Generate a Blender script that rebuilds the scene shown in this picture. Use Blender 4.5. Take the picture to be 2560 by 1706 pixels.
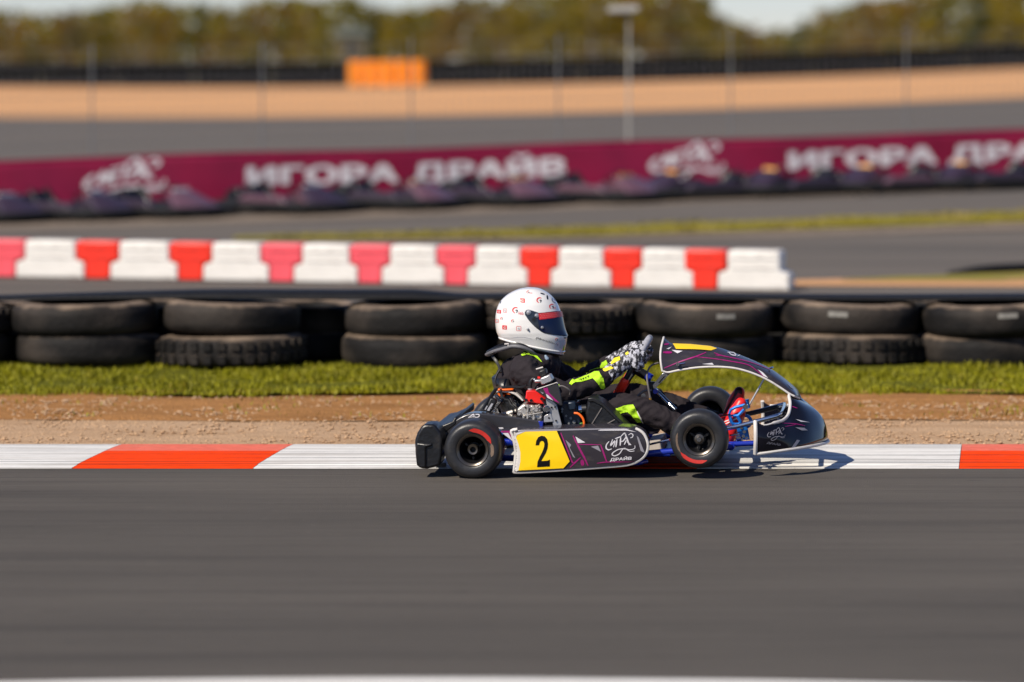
import bpy, bmesh, math, random
from math import sin, cos, pi, radians, atan2, sqrt
from mathutils import Vector, Matrix, noise
from mathutils.bvhtree import BVHTree

random.seed(7)
SC = bpy.context.scene
for o in list(bpy.data.objects):
    bpy.data.objects.remove(o)
COL = SC.collection

# ------------------------------------------------------------------ camera, sky, sun, exposure
F = 8919.0            # focal length in photo pixels (2560 wide)
HC = 1.94             # camera height, m
YH = 150.0            # horizon row in the photo
cam = bpy.data.cameras.new('camera')
cam.sensor_fit = 'HORIZONTAL'
cam.sensor_width = 36.0
cam.lens = F / 2560 * 36.0
cam.shift_y = -(853 - YH) / 2560
cam.clip_start = 0.5
cam.clip_end = 6000
cam.dof.use_dof = True
cam.dof.focus_distance = 16.75
cam.dof.aperture_fstop = 1.4
cob = bpy.data.objects.new('camera', cam)
COL.objects.link(cob)
cob.location = (0, 0, HC)
cob.rotation_euler = (radians(90), 0, 0)
SC.camera = cob

SUN = Vector((-0.50, -0.50, 0.66)).normalized()
world = bpy.data.worlds.new('World')
SC.world = world
world.use_nodes = True
wn = world.node_tree.nodes
wl = world.node_tree.links
wn.clear()
sky = wn.new('ShaderNodeTexSky')
sky.sky_type = 'NISHITA'
sky.sun_disc = False
sky.sun_elevation = math.asin(SUN.z)
sky.sun_rotation = atan2(SUN.x, SUN.y)
sky.air_density = 1.0
sky.dust_density = 0.15
sky.altitude = 900
sky.ozone_density = 4.0
wbg = wn.new('ShaderNodeBackground')
wbg.inputs['Strength'].default_value = 0.082
wout = wn.new('ShaderNodeOutputWorld')
wtint = wn.new('ShaderNodeMix')      # even white balance of the whole sky
wtint.data_type = 'RGBA'
wtint.blend_type = 'MULTIPLY'
wtint.inputs['Factor'].default_value = 1.0
wtint.inputs[7].default_value = (0.94, 0.92, 1.08, 1)
wl.new(sky.outputs[0], wtint.inputs[6])
wl.new(wtint.outputs[2], wbg.inputs[0])
wl.new(wbg.outputs[0], wout.inputs[0])
sl = bpy.data.lights.new('sun', 'SUN')
sl.energy = 5.0
sl.angle = radians(0.5)
sl.color = (1.0, 0.91, 0.78)
so = bpy.data.objects.new('sun', sl)
COL.objects.link(so)
so.rotation_euler = SUN.to_track_quat('Z', 'Y').to_euler()
so.location = (-20, -20, 30)
SC.view_settings.view_transform = 'Standard'
SC.view_settings.look = 'None'
SC.view_settings.exposure = 0.2
SC.view_settings.gamma = 1.0

# ------------------------------------------------------------------ materials
MATS = {}
def mat(name, col, rough=0.6, metal=0.0, coat=0.0, vary=0.0, vscale=20.0, bump=0.0, bscale=60.0, stretch=(1, 1, 1), spec=0.5,
        col2=None, thr=None, sheen=0.0):
    if name in MATS:
        return MATS[name]
    m = bpy.data.materials.new(name)
    m.use_nodes = True
    nt = m.node_tree
    b = nt.nodes['Principled BSDF']
    b.inputs['Base Color'].default_value = (*col, 1)
    b.inputs['Roughness'].default_value = rough
    b.inputs['Metallic'].default_value = metal
    b.inputs['Coat Weight'].default_value = coat
    b.inputs['Coat Roughness'].default_value = 0.08
    b.inputs['Specular IOR Level'].default_value = spec
    if sheen:
        b.inputs['Sheen Weight'].default_value = sheen
    tc = nt.nodes.new('ShaderNodeTexCoord')
    mp = nt.nodes.new('ShaderNodeMapping')
    mp.inputs['Scale'].default_value = stretch
    nt.links.new(tc.outputs['Object'], mp.inputs[0])
    if vary > 0 or col2:
        n = nt.nodes.new('ShaderNodeTexNoise')
        n.inputs['Scale'].default_value = vscale
        n.inputs['Detail'].default_value = 6
        n.inputs['Roughness'].default_value = 0.65
        nt.links.new(mp.outputs[0], n.inputs['Vector'])
        r = nt.nodes.new('ShaderNodeValToRGB')
        lo, hi = thr if thr else (0.25, 0.75)
        r.color_ramp.elements[0].position = lo
        r.color_ramp.elements[1].position = hi
        c2 = col2 if col2 else tuple(min(1, c * (1 + vary)) for c in col)
        c1 = col if col2 else tuple(c * (1 - vary) for c in col)
        r.color_ramp.elements[0].color = (*c1, 1)
        r.color_ramp.elements[1].color = (*c2, 1)
        nt.links.new(n.outputs[0], r.inputs[0])
        nt.links.new(r.outputs[0], b.inputs['Base Color'])
    if bump > 0:
        n2 = nt.nodes.new('ShaderNodeTexNoise')
        n2.inputs['Scale'].default_value = bscale
        n2.inputs['Detail'].default_value = 4
        nt.links.new(mp.outputs[0], n2.inputs['Vector'])
        bp = nt.nodes.new('ShaderNodeBump')
        bp.inputs['Strength'].default_value = bump
        bp.inputs['Distance'].default_value = 0.02
        nt.links.new(n2.outputs[0], bp.inputs['Height'])
        nt.links.new(bp.outputs[0], b.inputs['Normal'])
    MATS[name] = m
    return m

def mix_noise(m, col, scale, stretch, lo, hi, fac=1.0, detail=5):
    """lay another noise-shaped colour (wear, streaks, dust) over a material's base colour"""
    nt = m.node_tree
    b = nt.nodes['Principled BSDF']
    src = b.inputs['Base Color'].links[0].from_socket if b.inputs['Base Color'].links else None
    tc = nt.nodes.new('ShaderNodeTexCoord')
    mp = nt.nodes.new('ShaderNodeMapping')
    mp.inputs['Scale'].default_value = stretch
    nt.links.new(tc.outputs['Object'], mp.inputs[0])
    n = nt.nodes.new('ShaderNodeTexNoise')
    n.inputs['Scale'].default_value = scale
    n.inputs['Detail'].default_value = detail
    nt.links.new(mp.outputs[0], n.inputs['Vector'])
    r = nt.nodes.new('ShaderNodeValToRGB')
    r.color_ramp.elements[0].position = lo
    r.color_ramp.elements[1].position = hi
    r.color_ramp.elements[0].color = (0, 0, 0, 1)
    r.color_ramp.elements[1].color = (fac, fac, fac, 1)
    nt.links.new(n.outputs[0], r.inputs[0])
    mx = nt.nodes.new('ShaderNodeMix')
    mx.data_type = 'RGBA'
    nt.links.new(r.outputs[0], mx.inputs['Factor'])
    if src:
        nt.links.new(src, mx.inputs[6])
    else:
        mx.inputs[6].default_value = b.inputs['Base Color'].default_value
    mx.inputs[7].default_value = (*col, 1)
    nt.links.new(mx.outputs[2], b.inputs['Base Color'])
    return m

def dust_up(m, col, fac=0.7, lo=0.35, hi=0.9):
    """settled dust on upward-facing surfaces (an actual deposit, broken up by noise)"""
    nt = m.node_tree
    b = nt.nodes['Principled BSDF']
    src = b.inputs['Base Color'].links[0].from_socket if b.inputs['Base Color'].links else None
    g = nt.nodes.new('ShaderNodeNewGeometry')
    sx = nt.nodes.new('ShaderNodeSeparateXYZ')
    nt.links.new(g.outputs['Normal'], sx.inputs[0])
    tc = nt.nodes.new('ShaderNodeTexCoord')
    n = nt.nodes.new('ShaderNodeTexNoise')
    n.inputs['Scale'].default_value = 7
    n.inputs['Detail'].default_value = 6
    nt.links.new(tc.outputs['Object'], n.inputs['Vector'])
    ad = nt.nodes.new('ShaderNodeMath')
    ad.operation = 'MULTIPLY_ADD'
    nt.links.new(n.outputs[0], ad.inputs[0])
    ad.inputs[1].default_value = 0.9
    nt.links.new(sx.outputs[2], ad.inputs[2])
    mr = nt.nodes.new('ShaderNodeMapRange')
    mr.inputs[1].default_value = lo + 0.45
    mr.inputs[2].default_value = hi + 0.45
    mr.inputs[4].default_value = fac
    nt.links.new(ad.outputs[0], mr.inputs[0])
    mx = nt.nodes.new('ShaderNodeMix')
    mx.data_type = 'RGBA'
    nt.links.new(mr.outputs[0], mx.inputs['Factor'])
    if src:
        nt.links.new(src, mx.inputs[6])
    else:
        mx.inputs[6].default_value = b.inputs['Base Color'].default_value
    mx.inputs[7].default_value = (*col, 1)
    nt.links.new(mx.outputs[2], b.inputs['Base Color'])
    return m

M_asph = mat('asphalt', (0.092, 0.083, 0.074), 0.9, vary=0.32, vscale=240, bump=0.5, bscale=260, spec=0.08)
mix_noise(M_asph, (0.126, 0.112, 0.098), 0.8, (0.30, 1.2, 1), 0.40, 0.72, 0.8)
mix_noise(M_asph, (0.060, 0.055, 0.051), 1.3, (0.20, 5, 1), 0.50, 0.76, 0.6)
mix_noise(M_asph, (0.15, 0.133, 0.116), 4.0, (0.16, 9, 1), 0.54, 0.74, 0.55)
mix_noise(M_asph, (0.052, 0.048, 0.045), 5.0, (0.14, 8, 1), 0.56, 0.74, 0.6)
mix_noise(M_asph, (0.24, 0.205, 0.17), 26, (0.35, 2.4, 1), 0.67, 0.75, 0.55)
mix_noise(M_asph, (0.030, 0.028, 0.027), 18, (0.4, 2.0, 1), 0.65, 0.75, 0.65)
M_asph2 = mat('asphalt_far', (0.115, 0.104, 0.095), 0.9, vary=0.2, vscale=40, bump=0.3, bscale=90, spec=0.06)
mix_noise(M_asph2, (0.155, 0.134, 0.114), 0.35, (0.3, 1.5, 1), 0.40, 0.72, 0.8)
mix_noise(M_asph2, (0.062, 0.058, 0.054), 0.6, (0.12, 3, 1), 0.52, 0.78, 0.7)
M_dust_asph = mat('dusty_asphalt', (0.20, 0.16, 0.125), 0.9, spec=0.06, vary=0.25, vscale=8, bump=0.3, bscale=60)
M_white_paint = mat('white_paint', (0.70, 0.685, 0.65), 0.7, spec=0.2, vary=0.08, vscale=15, bump=0.15, bscale=150)
mix_noise(M_white_paint, (0.16, 0.155, 0.15), 1.2, (0.30, 24, 1), 0.50, 0.64, 0.8)
mix_noise(M_white_paint, (0.48, 0.44, 0.39), 2.5, (0.5, 3, 1), 0.50, 0.75, 0.7)
mix_noise(M_white_paint, (0.42, 0.38, 0.33), 40, (0.6, 2, 1), 0.66, 0.75, 0.6)
M_red_paint = mat('red_paint', (0.86, 0.055, 0.002), 0.75, spec=0.05, vary=0.14, vscale=12, bump=0.15, bscale=150)
mix_noise(M_red_paint, (0.10, 0.02, 0.014), 1.2, (0.30, 24, 1), 0.50, 0.66, 0.75)
mix_noise(M_red_paint, (0.66, 0.16, 0.10), 30, (0.5, 2, 1), 0.66, 0.76, 0.45)
M_red_pale = mat('red_paint_pale', (0.68, 0.15, 0.10), 0.75, spec=0.05, vary=0.18, vscale=18, bump=0.15, bscale=150)  # paler, pinker red for the far strip of each red kerb segment
mix_noise(M_red_pale, (0.45, 0.35, 0.28), 6, (0.4, 6, 1), 0.55, 0.75, 0.5)
M_gravel = mat('pale_gravel', (0.52, 0.345, 0.21), 0.95, spec=0.08, vary=0.3, vscale=45, bump=0.8, bscale=110)
mix_noise(M_gravel, (0.41, 0.25, 0.135), 2.2, (0.4, 2.5, 1), 0.45, 0.7, 0.7)
M_dirt = mat('brown_dirt', (0.36, 0.175, 0.062), 0.95, spec=0.08, vary=0.3, vscale=25, bump=0.9, bscale=60)
mix_noise(M_dirt, (0.22, 0.105, 0.036), 2.0, (0.4, 2.5, 1), 0.45, 0.7, 0.75)
M_sand = mat('orange_sand', (0.58, 0.315, 0.15), 0.95, spec=0.08, vary=0.18, vscale=3, bump=0.4, bscale=10)
mix_noise(M_sand, (0.48, 0.27, 0.135), 0.25, (0.25, 2.0, 1), 0.42, 0.65, 0.8)
M_turf = mat('turf_soil', (0.105, 0.105, 0.010), 0.95, spec=0.08, vary=0.45, vscale=14, bump=0.9, bscale=60)
M_grass = mat('grass_blade', (0.200, 0.190, 0.002), 0.6, vary=0.45, vscale=5, spec=0.25)
mix_noise(M_grass, (0.30, 0.23, 0.02), 9, (1, 1, 1), 0.58, 0.72, 0.8)
M_grass2 = mat('grass_dry', (0.21, 0.175, 0.003), 0.7, vary=0.35, vscale=2)
mix_noise(M_grass2, (0.30, 0.22, 0.06), 1.2, (1, 1, 1), 0.52, 0.72, 0.8)
M_base = mat('field', (0.14, 0.12, 0.045), 0.95, vary=0.3, vscale=0.2)
M_tyre_old = mat('old_tyre', (0.008, 0.0072, 0.007), 0.7, spec=0.2, vary=0.4, vscale=9, bump=0.3, bscale=40)
mix_noise(M_tyre_old, (0.062, 0.050, 0.041), 1.7, (1, 1, 1.5), 0.46, 0.68, 0.75)
dust_up(M_tyre_old, (0.30, 0.22, 0.155), 0.7, 0.70, 1.08)
M_belt = mat('rubber_belt', (0.008, 0.008, 0.009), 0.6, spec=0.2, vary=0.4, vscale=6, bump=0.25, bscale=30)
M_belt_far = mat('rubber_belt_far', (0.004, 0.004, 0.005), 0.8, vary=0.4, vscale=2, spec=0.05)
M_belt_grey = mat('rubber_belt_dusty', (0.009, 0.009, 0.011), 0.8, vary=0.4, vscale=2, spec=0.08)
M_tyre_far = mat('far_tyre', (0.006, 0.006, 0.007), 0.8, vary=0.4, vscale=3, spec=0.08)
M_orange = mat('orange_tyre', (1.0, 0.29, 0.0), 0.55, vary=0.12, vscale=4)
M_plastic_w = mat('plastic_white', (0.72, 0.69, 0.64), 0.45, vary=0.08, vscale=6)
M_plastic_r = mat('plastic_red', (0.80, 0.030, 0.010), 0.42, vary=0.12, vscale=5)
M_plastic_p = mat('plastic_faded_red', (0.78, 0.085, 0.11), 0.5, vary=0.15, vscale=5)
for _m in (M_plastic_w, M_plastic_r, M_plastic_p):
    dust_up(_m, (0.55, 0.45, 0.36), 0.25, 0.5, 1.0)
M_banner = mat('maroon_banner', (0.22, 0.003, 0.034), 0.42, vary=0.18, vscale=2, bump=0.25, bscale=3)
M_banner_w = mat('banner_white', (0.66, 0.61, 0.62), 0.5, vary=0.08, vscale=4)
M_galv = mat('galvanised_steel', (0.22, 0.22, 0.22), 0.55, metal=0.6, vary=0.15, vscale=12)
M_pole = mat('pole_paint', (0.40, 0.38, 0.34), 0.5, vary=0.1, vscale=6)
M_bark = mat('bark', (0.09, 0.07, 0.05), 0.9, vary=0.4, vscale=6, bump=0.6, bscale=12)
LEAFS = []
for k, (a, b_) in enumerate([((0.15, 0.112, 0.006), (0.24, 0.160, 0.007)), ((0.09, 0.080, 0.006), (0.15, 0.120, 0.007)),
                             ((0.040, 0.046, 0.016), (0.075, 0.078, 0.02)), ((0.17, 0.09, 0.010), (0.23, 0.13, 0.012)), ((0.11, 0.07, 0.025), (0.16, 0.10, 0.02))]):
    LEAFS.append(mat('foliage_tone_%d' % k, a, 0.75, col2=b_, vscale=1.2, spec=0.2))

# kart and driver
M_rubber = mat('slick_rubber', (0.017, 0.017, 0.019), 0.42, vary=0.25, vscale=30, bump=0.06, bscale=120)
M_rim = mat('rim_black', (0.020, 0.020, 0.022), 0.3, metal=0.5)
M_rimlip = mat('rim_lip', (0.14, 0.12, 0.10), 0.3, metal=0.85)
M_redmark = mat('tyre_red_band', (0.50, 0.022, 0.014), 0.55, vary=0.15, vscale=40)
M_tanmark = mat('tyre_worn_band', (0.17, 0.115, 0.08), 0.6, vary=0.2, vscale=40)
M_carbon = mat('carbon_fibre', (0.026, 0.025, 0.029), 0.30, coat=0.5, vary=0.35, vscale=900)
M_bodygrey = mat('bodywork_grey', (0.032, 0.028, 0.035), 0.22, spec=0.3, coat=0.12, vary=0.10, vscale=30)
M_bodyblack = mat('bodywork_black', (0.006, 0.006, 0.011), 0.07, coat=0.0, spec=0.32, vary=0.15, vscale=25)
M_trim = mat('trim_white', (0.62, 0.59, 0.56), 0.45, vary=0.08, vscale=40)
M_yellow = mat('number_yellow', (0.93, 0.60, 0.0), 0.38, coat=0.3, vary=0.03, vscale=15)
M_black = mat('print_black', (0.004, 0.004, 0.004), 0.5, spec=0.2)
M_magenta = mat('print_magenta', (0.28, 0.008, 0.13), 0.4, vary=0.3, vscale=60)
M_silverprint = mat('print_silver', (0.62, 0.60, 0.63), 0.35)
M_greyprint = mat('print_grey', (0.25, 0.24, 0.27), 0.35)
M_plast_blk = mat('black_plastic', (0.007, 0.007, 0.008), 0.36, vary=0.25, vscale=20, bump=0.12, bscale=50)
M_blackmetal = mat('black_metal', (0.012, 0.012, 0.014), 0.35, metal=0.3)
M_alu = mat('cast_aluminium', (0.50, 0.47, 0.43), 0.42, metal=0.75, vary=0.22, vscale=50, bump=0.25, bscale=90)
M_alu_s = mat('sheet_aluminium', (0.50, 0.49, 0.49), 0.36, metal=0.7, vary=0.12, vscale=25)
M_chrome = mat('polished_steel', (0.52, 0.56, 0.62), 0.12, metal=1.0)
M_blue = mat('chassis_blue', (0.008, 0.028, 0.36), 0.28, coat=0.6, metal=0.2, vary=0.1, vscale=30)
M_anod = mat('anodised_blue', (0.010, 0.16, 0.55), 0.28, metal=0.45, coat=0.3)
M_redeng = mat('engine_red', (0.75, 0.016, 0.010), 0.30, coat=0.4, vary=0.12, vscale=40)
M_orangepl = mat('orange_plastic', (0.85, 0.14, 0.01), 0.4, vary=0.08, vscale=30)
M_hose = mat('black_hose', (0.007, 0.007, 0.008), 0.45)
M_greyhose = mat('grey_hose', (0.14, 0.125, 0.12), 0.45)
M_suit = mat('suit_black', (0.019, 0.0145, 0.0175), 0.85, vary=0.22, vscale=30, bump=0.4, bscale=26, spec=0.25)
M_lime = mat('suit_lime', (0.42, 0.72, 0.012), 0.7, vary=0.10, vscale=30, bump=0.2, bscale=60)
M_helmet = mat('helmet_white', (0.76, 0.75, 0.73), 0.22, coat=0.7, vary=0.025, vscale=12)
M_visor = mat('visor_blue', (0.003, 0.008, 0.040), 0.08, spec=0.35)
M_visorframe = mat('visor_frame', (0.016, 0.020, 0.030), 0.22, coat=0.4)
M_helmred = mat('decal_red', (0.62, 0.016, 0.022), 0.35)
M_redgrip = mat('red_grip', (0.85, 0.035, 0.012), 0.45)
M_greygrip = mat('grey_grip', (0.34, 0.34, 0.37), 0.5, vary=0.2, vscale=60)
M_bootred = mat('boot_red', (0.72, 0.015, 0.015), 0.4, vary=0.1, vscale=30)
M_glove = mat('glove_zebra', (0.50, 0.50, 0.55), 0.7, col2=(0.010, 0.010, 0.014), vscale=62, thr=(0.46, 0.51), bump=0.2, bscale=80, stretch=(1.0, 1.0, 0.45))
M_gloveyel = mat('glove_yellow', (0.85, 0.68, 0.006), 0.6)
M_purple = mat('kart_purple', (0.030, 0.017, 0.034), 0.5, coat=0.0, vary=0.15, vscale=8)
M_mauve = mat('kart_mauve', (0.105, 0.050, 0.070), 0.42, coat=0.2, vary=0.15, vscale=8)
M_amber = mat('amber_plate', (0.72, 0.36, 0.09), 0.45)
M_kgrey = mat('kart_bumper', (0.012, 0.012, 0.013), 0.7, spec=0.2, vary=0.2, vscale=10)

mix_noise(M_bodygrey, (0.105, 0.092, 0.080), 14, (1, 1, 3), 0.56, 0.80, 0.45)
mix_noise(M_plast_blk, (0.050, 0.043, 0.037), 12, (1, 1, 2), 0.55, 0.80, 0.5)
mix_noise(M_rubber, (0.050, 0.045, 0.040), 22, (1, 1, 1), 0.54, 0.78, 0.5)
mix_noise(M_trim, (0.30, 0.25, 0.21), 25, (1, 1, 1), 0.58, 0.76, 0.55)
mix_noise(M_plastic_w, (0.34, 0.30, 0.26), 7, (1, 1, 2.5), 0.56, 0.72, 0.55)
mix_noise(M_plastic_r, (0.30, 0.04, 0.03), 7, (1, 1, 2.5), 0.56, 0.72, 0.5)

# ------------------------------------------------------------------ mesh helpers
class MB:
    def __init__(s):
        s.v = []
        s.f = []
    def add(s, vs, fs):
        b = len(s.v)
        s.v += [Vector(p) for p in vs]
        s.f += [tuple(b + i for i in f) for f in fs]
        return s
    def box(s, c, d, ax=None):
        """centre, full dims along the axes ax (three vectors)"""
        c = Vector(c)
        X, Y, Z = ax if ax else (Vector((1, 0, 0)), Vector((0, 1, 0)), Vector((0, 0, 1)))
        vs = [c + X * (i * d[0] / 2) + Y * (j * d[1] / 2) + Z * (k * d[2] / 2) for k in (-1, 1) for j in (-1, 1) for i in (-1, 1)]
        return s.add(vs, [(0, 2, 3, 1), (4, 5, 7, 6), (0, 1, 5, 4), (2, 6, 7, 3), (0, 4, 6, 2), (1, 3, 7, 5)])
    def loft(s, rings, caps=True, closed=True):
        n = len(rings[0])
        b = len(s.v)
        for r in rings:
            s.v += [Vector(p) for p in r]
        for i in range(len(rings) - 1):
            for j in range(n if closed else n - 1):
                k = (j + 1) % n
                s.f.append((b + i * n + j, b + i * n + k, b + (i + 1) * n + k, b + (i + 1) * n + j))
        if caps and closed:
            s.f.append(tuple(b + j for j in range(n - 1, -1, -1)))
            e = b + (len(rings) - 1) * n
            s.f.append(tuple(e + j for j in range(n)))
        return s
    def tube(s, pts, r, n=10, smooth=0, closed=False, round_caps=False, flat=None):
        pts = [Vector(p) for p in pts]
        rs = list(r) if isinstance(r, (list, tuple)) else [r] * len(pts)
        if smooth:
            pts, rs = catmull(pts, rs, smooth, closed)
        m = len(pts)
        tang = []
        for i in range(m):
            a = pts[(i - 1) % m] if (closed or i > 0) else pts[i]
            c = pts[(i + 1) % m] if (closed or i < m - 1) else pts[i]
            tang.append((c - a).normalized())
        up = Vector((0, 0, 1))
        if flat is not None:
            up = Vector(flat[0])
        nrm = (up - tang[0] * up.dot(tang[0]))
        if nrm.length < 1e-3:
            nrm = tang[0].orthogonal()
        nrm.normalize()
        rings = []
        for i in range(m):
            base = up if flat is not None else nrm
            nrm = base - tang[i] * base.dot(tang[i])
            if nrm.length < 1e-4:
                nrm = tang[i].orthogonal()
            nrm.normalize()
            bi = tang[i].cross(nrm)
            k = flat[1] if flat is not None else 1.0
            rings.append([pts[i] + (nrm * cos(2 * pi * j / n) * k + bi * sin(2 * pi * j / n)) * rs[i] for j in range(n)])
        if round_caps and not closed:
            def cap(p, t, ring, rr):
                out = []
                for a in (0.35, 0.7, 0.93):
                    out.append([p + (q - p) * sqrt(1 - a * a) + t * rr * a for q in ring])
                return out
            c0 = cap(pts[0], -tang[0], rings[0], rs[0])[::-1]
            c1 = cap(pts[-1], tang[-1], rings[-1], rs[-1])
            rings = c0 + rings + c1
        if closed:
            rings.append(rings[0])
        return s.loft(rings, caps=not closed)
    def lathe(s, c, axis, prof, n=40, ref=None, a0=0, a1=2 * pi):
        """prof: list of (r, h) along axis"""
        c = Vector(c)
        axis = Vector(axis).normalized()
        e1 = (Vector(ref) if ref else axis.orthogonal()).normalized()
        e2 = axis.cross(e1)
        full = abs(a1 - a0 - 2 * pi) < 1e-6
        m = n if full else n + 1
        rings = []
        for (r, h) in prof:
            rings.append([c + axis * h + (e1 * cos(a0 + (a1 - a0) * j / n) + e2 * sin(a0 + (a1 - a0) * j / n)) * r for j in range(m)])
        return s.loft(rings, caps=False, closed=full)
    def prism(s, pts, d):
        """closed polygon extruded by the vector d"""
        d = Vector(d)
        n = len(pts)
        vs = [Vector(p) for p in pts] + [Vector(p) + d for p in pts]
        fs = [tuple(range(n)), tuple(range(2 * n - 1, n - 1, -1))]
        fs += [(i, n + i, n + (i + 1) % n, (i + 1) % n) for i in range(n)]
        return s.add(vs, fs)

def catmull(pts, rs, k, closed=False):
    n = len(pts)
    op, orr = [], []
    segs = n if closed else n - 1
    for i in range(segs):
        p0 = pts[(i - 1) % n] if (closed or i > 0) else pts[i] * 2 - pts[i + 1]
        p1, p2 = pts[i], pts[(i + 1) % n]
        p3 = pts[(i + 2) % n] if (closed or i < n - 2) else p2 * 2 - p1
        for j in range(k):
            t = j / k
            op.append(0.5 * ((2 * p1) + (p2 - p0) * t + (2 * p0 - 5 * p1 + 4 * p2 - p3) * t * t + (3 * p1 - p0 - 3 * p2 + p3) * t ** 3))
            orr.append(rs[i] * (1 - t) + rs[(i + 1) % n] * t)
    if not closed:
        op.append(pts[-1])
        orr.append(rs[-1])
    return op, orr

def smooth2(pts, k=5, closed=False):
    p, _ = catmull([Vector((a, b, 0)) for a, b in pts], [0] * len(pts), k, closed)
    return [(q.x, q.y) for q in p]

def make_mesh(name, mb, m, smooth=True, angle=38, off=None, fix=True):
    me = bpy.data.meshes.new(name)
    vs = [v - off for v in mb.v] if off is not None else mb.v
    me.from_pydata([tuple(v) for v in vs], [], mb.f)
    if fix:
        bm = bmesh.new()
        bm.from_mesh(me)
        bmesh.ops.remove_doubles(bm, verts=bm.verts, dist=1e-6)
        bmesh.ops.recalc_face_normals(bm, faces=bm.faces)
        bm.to_mesh(me)
        bm.free()
    if smooth:
        me.polygons.foreach_set('use_smooth', [True] * len(me.polygons))
        me.set_sharp_from_angle(angle=radians(angle))
    if m:
        me.materials.append(m)
    return me

def obj(name, mb, m, parent=None, smooth=True, angle=38, bev=0, seg=2, solid=0, kind=None, label=None, cat=None, group=None, fix=True, rel=None):
    """one mesh object; world-space geometry is stored relative to its parent (things sit at their base)"""
    off = None
    if parent is not None:
        off = wloc(parent)
    elif rel is not None:
        off = Vector(rel)
    me = make_mesh(name, mb, m, smooth, angle, off, fix)
    o = bpy.data.objects.new(name, me)
    COL.objects.link(o)
    if parent is not None:
        o.parent = parent
    elif rel is not None:
        o.location = rel
    if solid:
        md = o.modifiers.new('thickness', 'SOLIDIFY')
        md.thickness = abs(solid)
        md.offset = -1 if solid > 0 else 1
    if bev:
        md = o.modifiers.new('bevel', 'BEVEL')
        md.width = bev
        md.segments = seg
        md.limit_method = 'ANGLE'
        md.angle_limit = radians(40)
    tag(o, label, cat, group, kind)
    return o

def wloc(o):
    p = Vector((0, 0, 0))
    while o is not None:
        p = p + Vector(o.location)
        o = o.parent
    return p

def tag(o, label=None, cat=None, group=None, kind=None):
    if label: o['label'] = label
    if cat: o['category'] = cat
    if group: o['group'] = group
    if kind: o['kind'] = kind
    return o

def empty(name, loc, label=None, cat=None, group=None, rz=0):
    o = bpy.data.objects.new(name, None)
    o.empty_display_size = 0.1
    COL.objects.link(o)
    o.location = loc
    o.rotation_euler = (0, 0, rz)
    return tag(o, label, cat, group)

def dup(root, loc=None, rz=None, label=None, mats=None):
    r = root.copy()
    COL.objects.link(r)
    if loc is not None: r.location = loc
    if rz is not None: r.rotation_euler = (0, 0, rz)
    if label: r['label'] = label
    for ch in list(root.children):
        c = ch.copy()
        COL.objects.link(c)
        c.parent = r
        for g_ in list(ch.children):
            d = g_.copy()
            COL.objects.link(d)
            d.parent = c
    return r

# ------------------------------------------------------------------ terrain
ROWS = [(-60, 0, 0, 0), (39, 0, 0, 0), (44, .125, .021, 0), (50, .15, .022, 0), (120, .124, .0199, .00075), (150, .897, .0176, .00064),
        (190, 1.0, .006, .0), (300, 0.3, 0, 0), (1500, 1.0, 0, 0)]
def ground_z(x, y):
    for a, b in zip(ROWS, ROWS[1:]):
        if y <= b[0]:
            t = (y - a[0]) / (b[0] - a[0])
            lim = 0.19 * max(y, 40) + 2
            x = max(-lim, min(lim, x))
            za = a[1] + a[2] * x + a[3] * x * x
            zb = b[1] + b[2] * x + b[3] * x * x
            return za + (zb - za) * t
    return 1.0

def sheet(name, near, far, x0, x1, nx, ny, dz, m, kind='structure', jitter=0.0, **kw):
    mb = MB()
    for j in range(ny + 1):
        for i in range(nx + 1):
            x = x0 + (x1 - x0) * i / nx
            ya, yb = near(x), far(x)
            y = ya + (yb - ya) * j / ny
            z = ground_z(x, y) + dz
            if jitter and 0 < j < ny:
                z += jitter * noise.noise((x * 2.1, y * 2.1, 3.3))
            mb.v.append(Vector((x, y, z)))
    for j in range(ny):
        for i in range(nx):
            a = j * (nx + 1) + i
            mb.f.append((a, a + 1, a + nx + 2, a + nx + 1))
    return obj(name, mb, m, smooth=True, kind=kind, fix=False, **kw)

def px_x(px, y): return (px - 1280) * y / F
def px_z(py, y): return HC - (py - YH) * y / F
def lin(p, x):
    """piecewise-linear y through points p"""
    if x <= p[0][0]: return p[0][1]
    for a, b in zip(p, p[1:]):
        if x <= b[0]:
            return a[1] + (b[1] - a[1]) * (x - a[0]) / (b[0] - a[0])
    return p[-1][1]

# base field down to the horizon
mb = MB()
ys = [-60, 0, 20, 36, 39, 44, 50, 70, 95, 120, 135, 150, 165, 190, 240, 300, 500, 900, 1500, 4000]
xs = [-2500, -900, -300, -120, -60, -40, -28, -20, -14, -10, -7, -4, 0, 4, 7, 10, 14, 20, 28, 40, 60, 120, 300, 900, 2500]
for y in ys:
    for x in xs:
        mb.v.append(Vector((x, y, ground_z(x, min(y, 1500)) - 0.12)))
nx = len(xs)
for j in range(len(ys) - 1):
    for i in range(nx - 1):
        a = j * nx + i
        mb.f.append((a, a + 1, a + nx + 1, a + nx))
obj('ground', mb, M_base, kind='structure', fix=False)

KB0, KB1 = 16.93, 17.90          # kerb, near and far edge
C_ = lambda v: (lambda x: v)
sheet('track', C_(-30), C_(KB0 + 0.03), -40, 40, 60, 40, 0.0, M_asph)
def wl0(x): return 11.19 - 0.05 * min(3.2, abs(x + 0.25)) ** 2
sheet('track_edge_line', lambda x: wl0(x) - 0.16, wl0, -9, 9, 90, 2, 0.004, M_white_paint)

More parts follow.
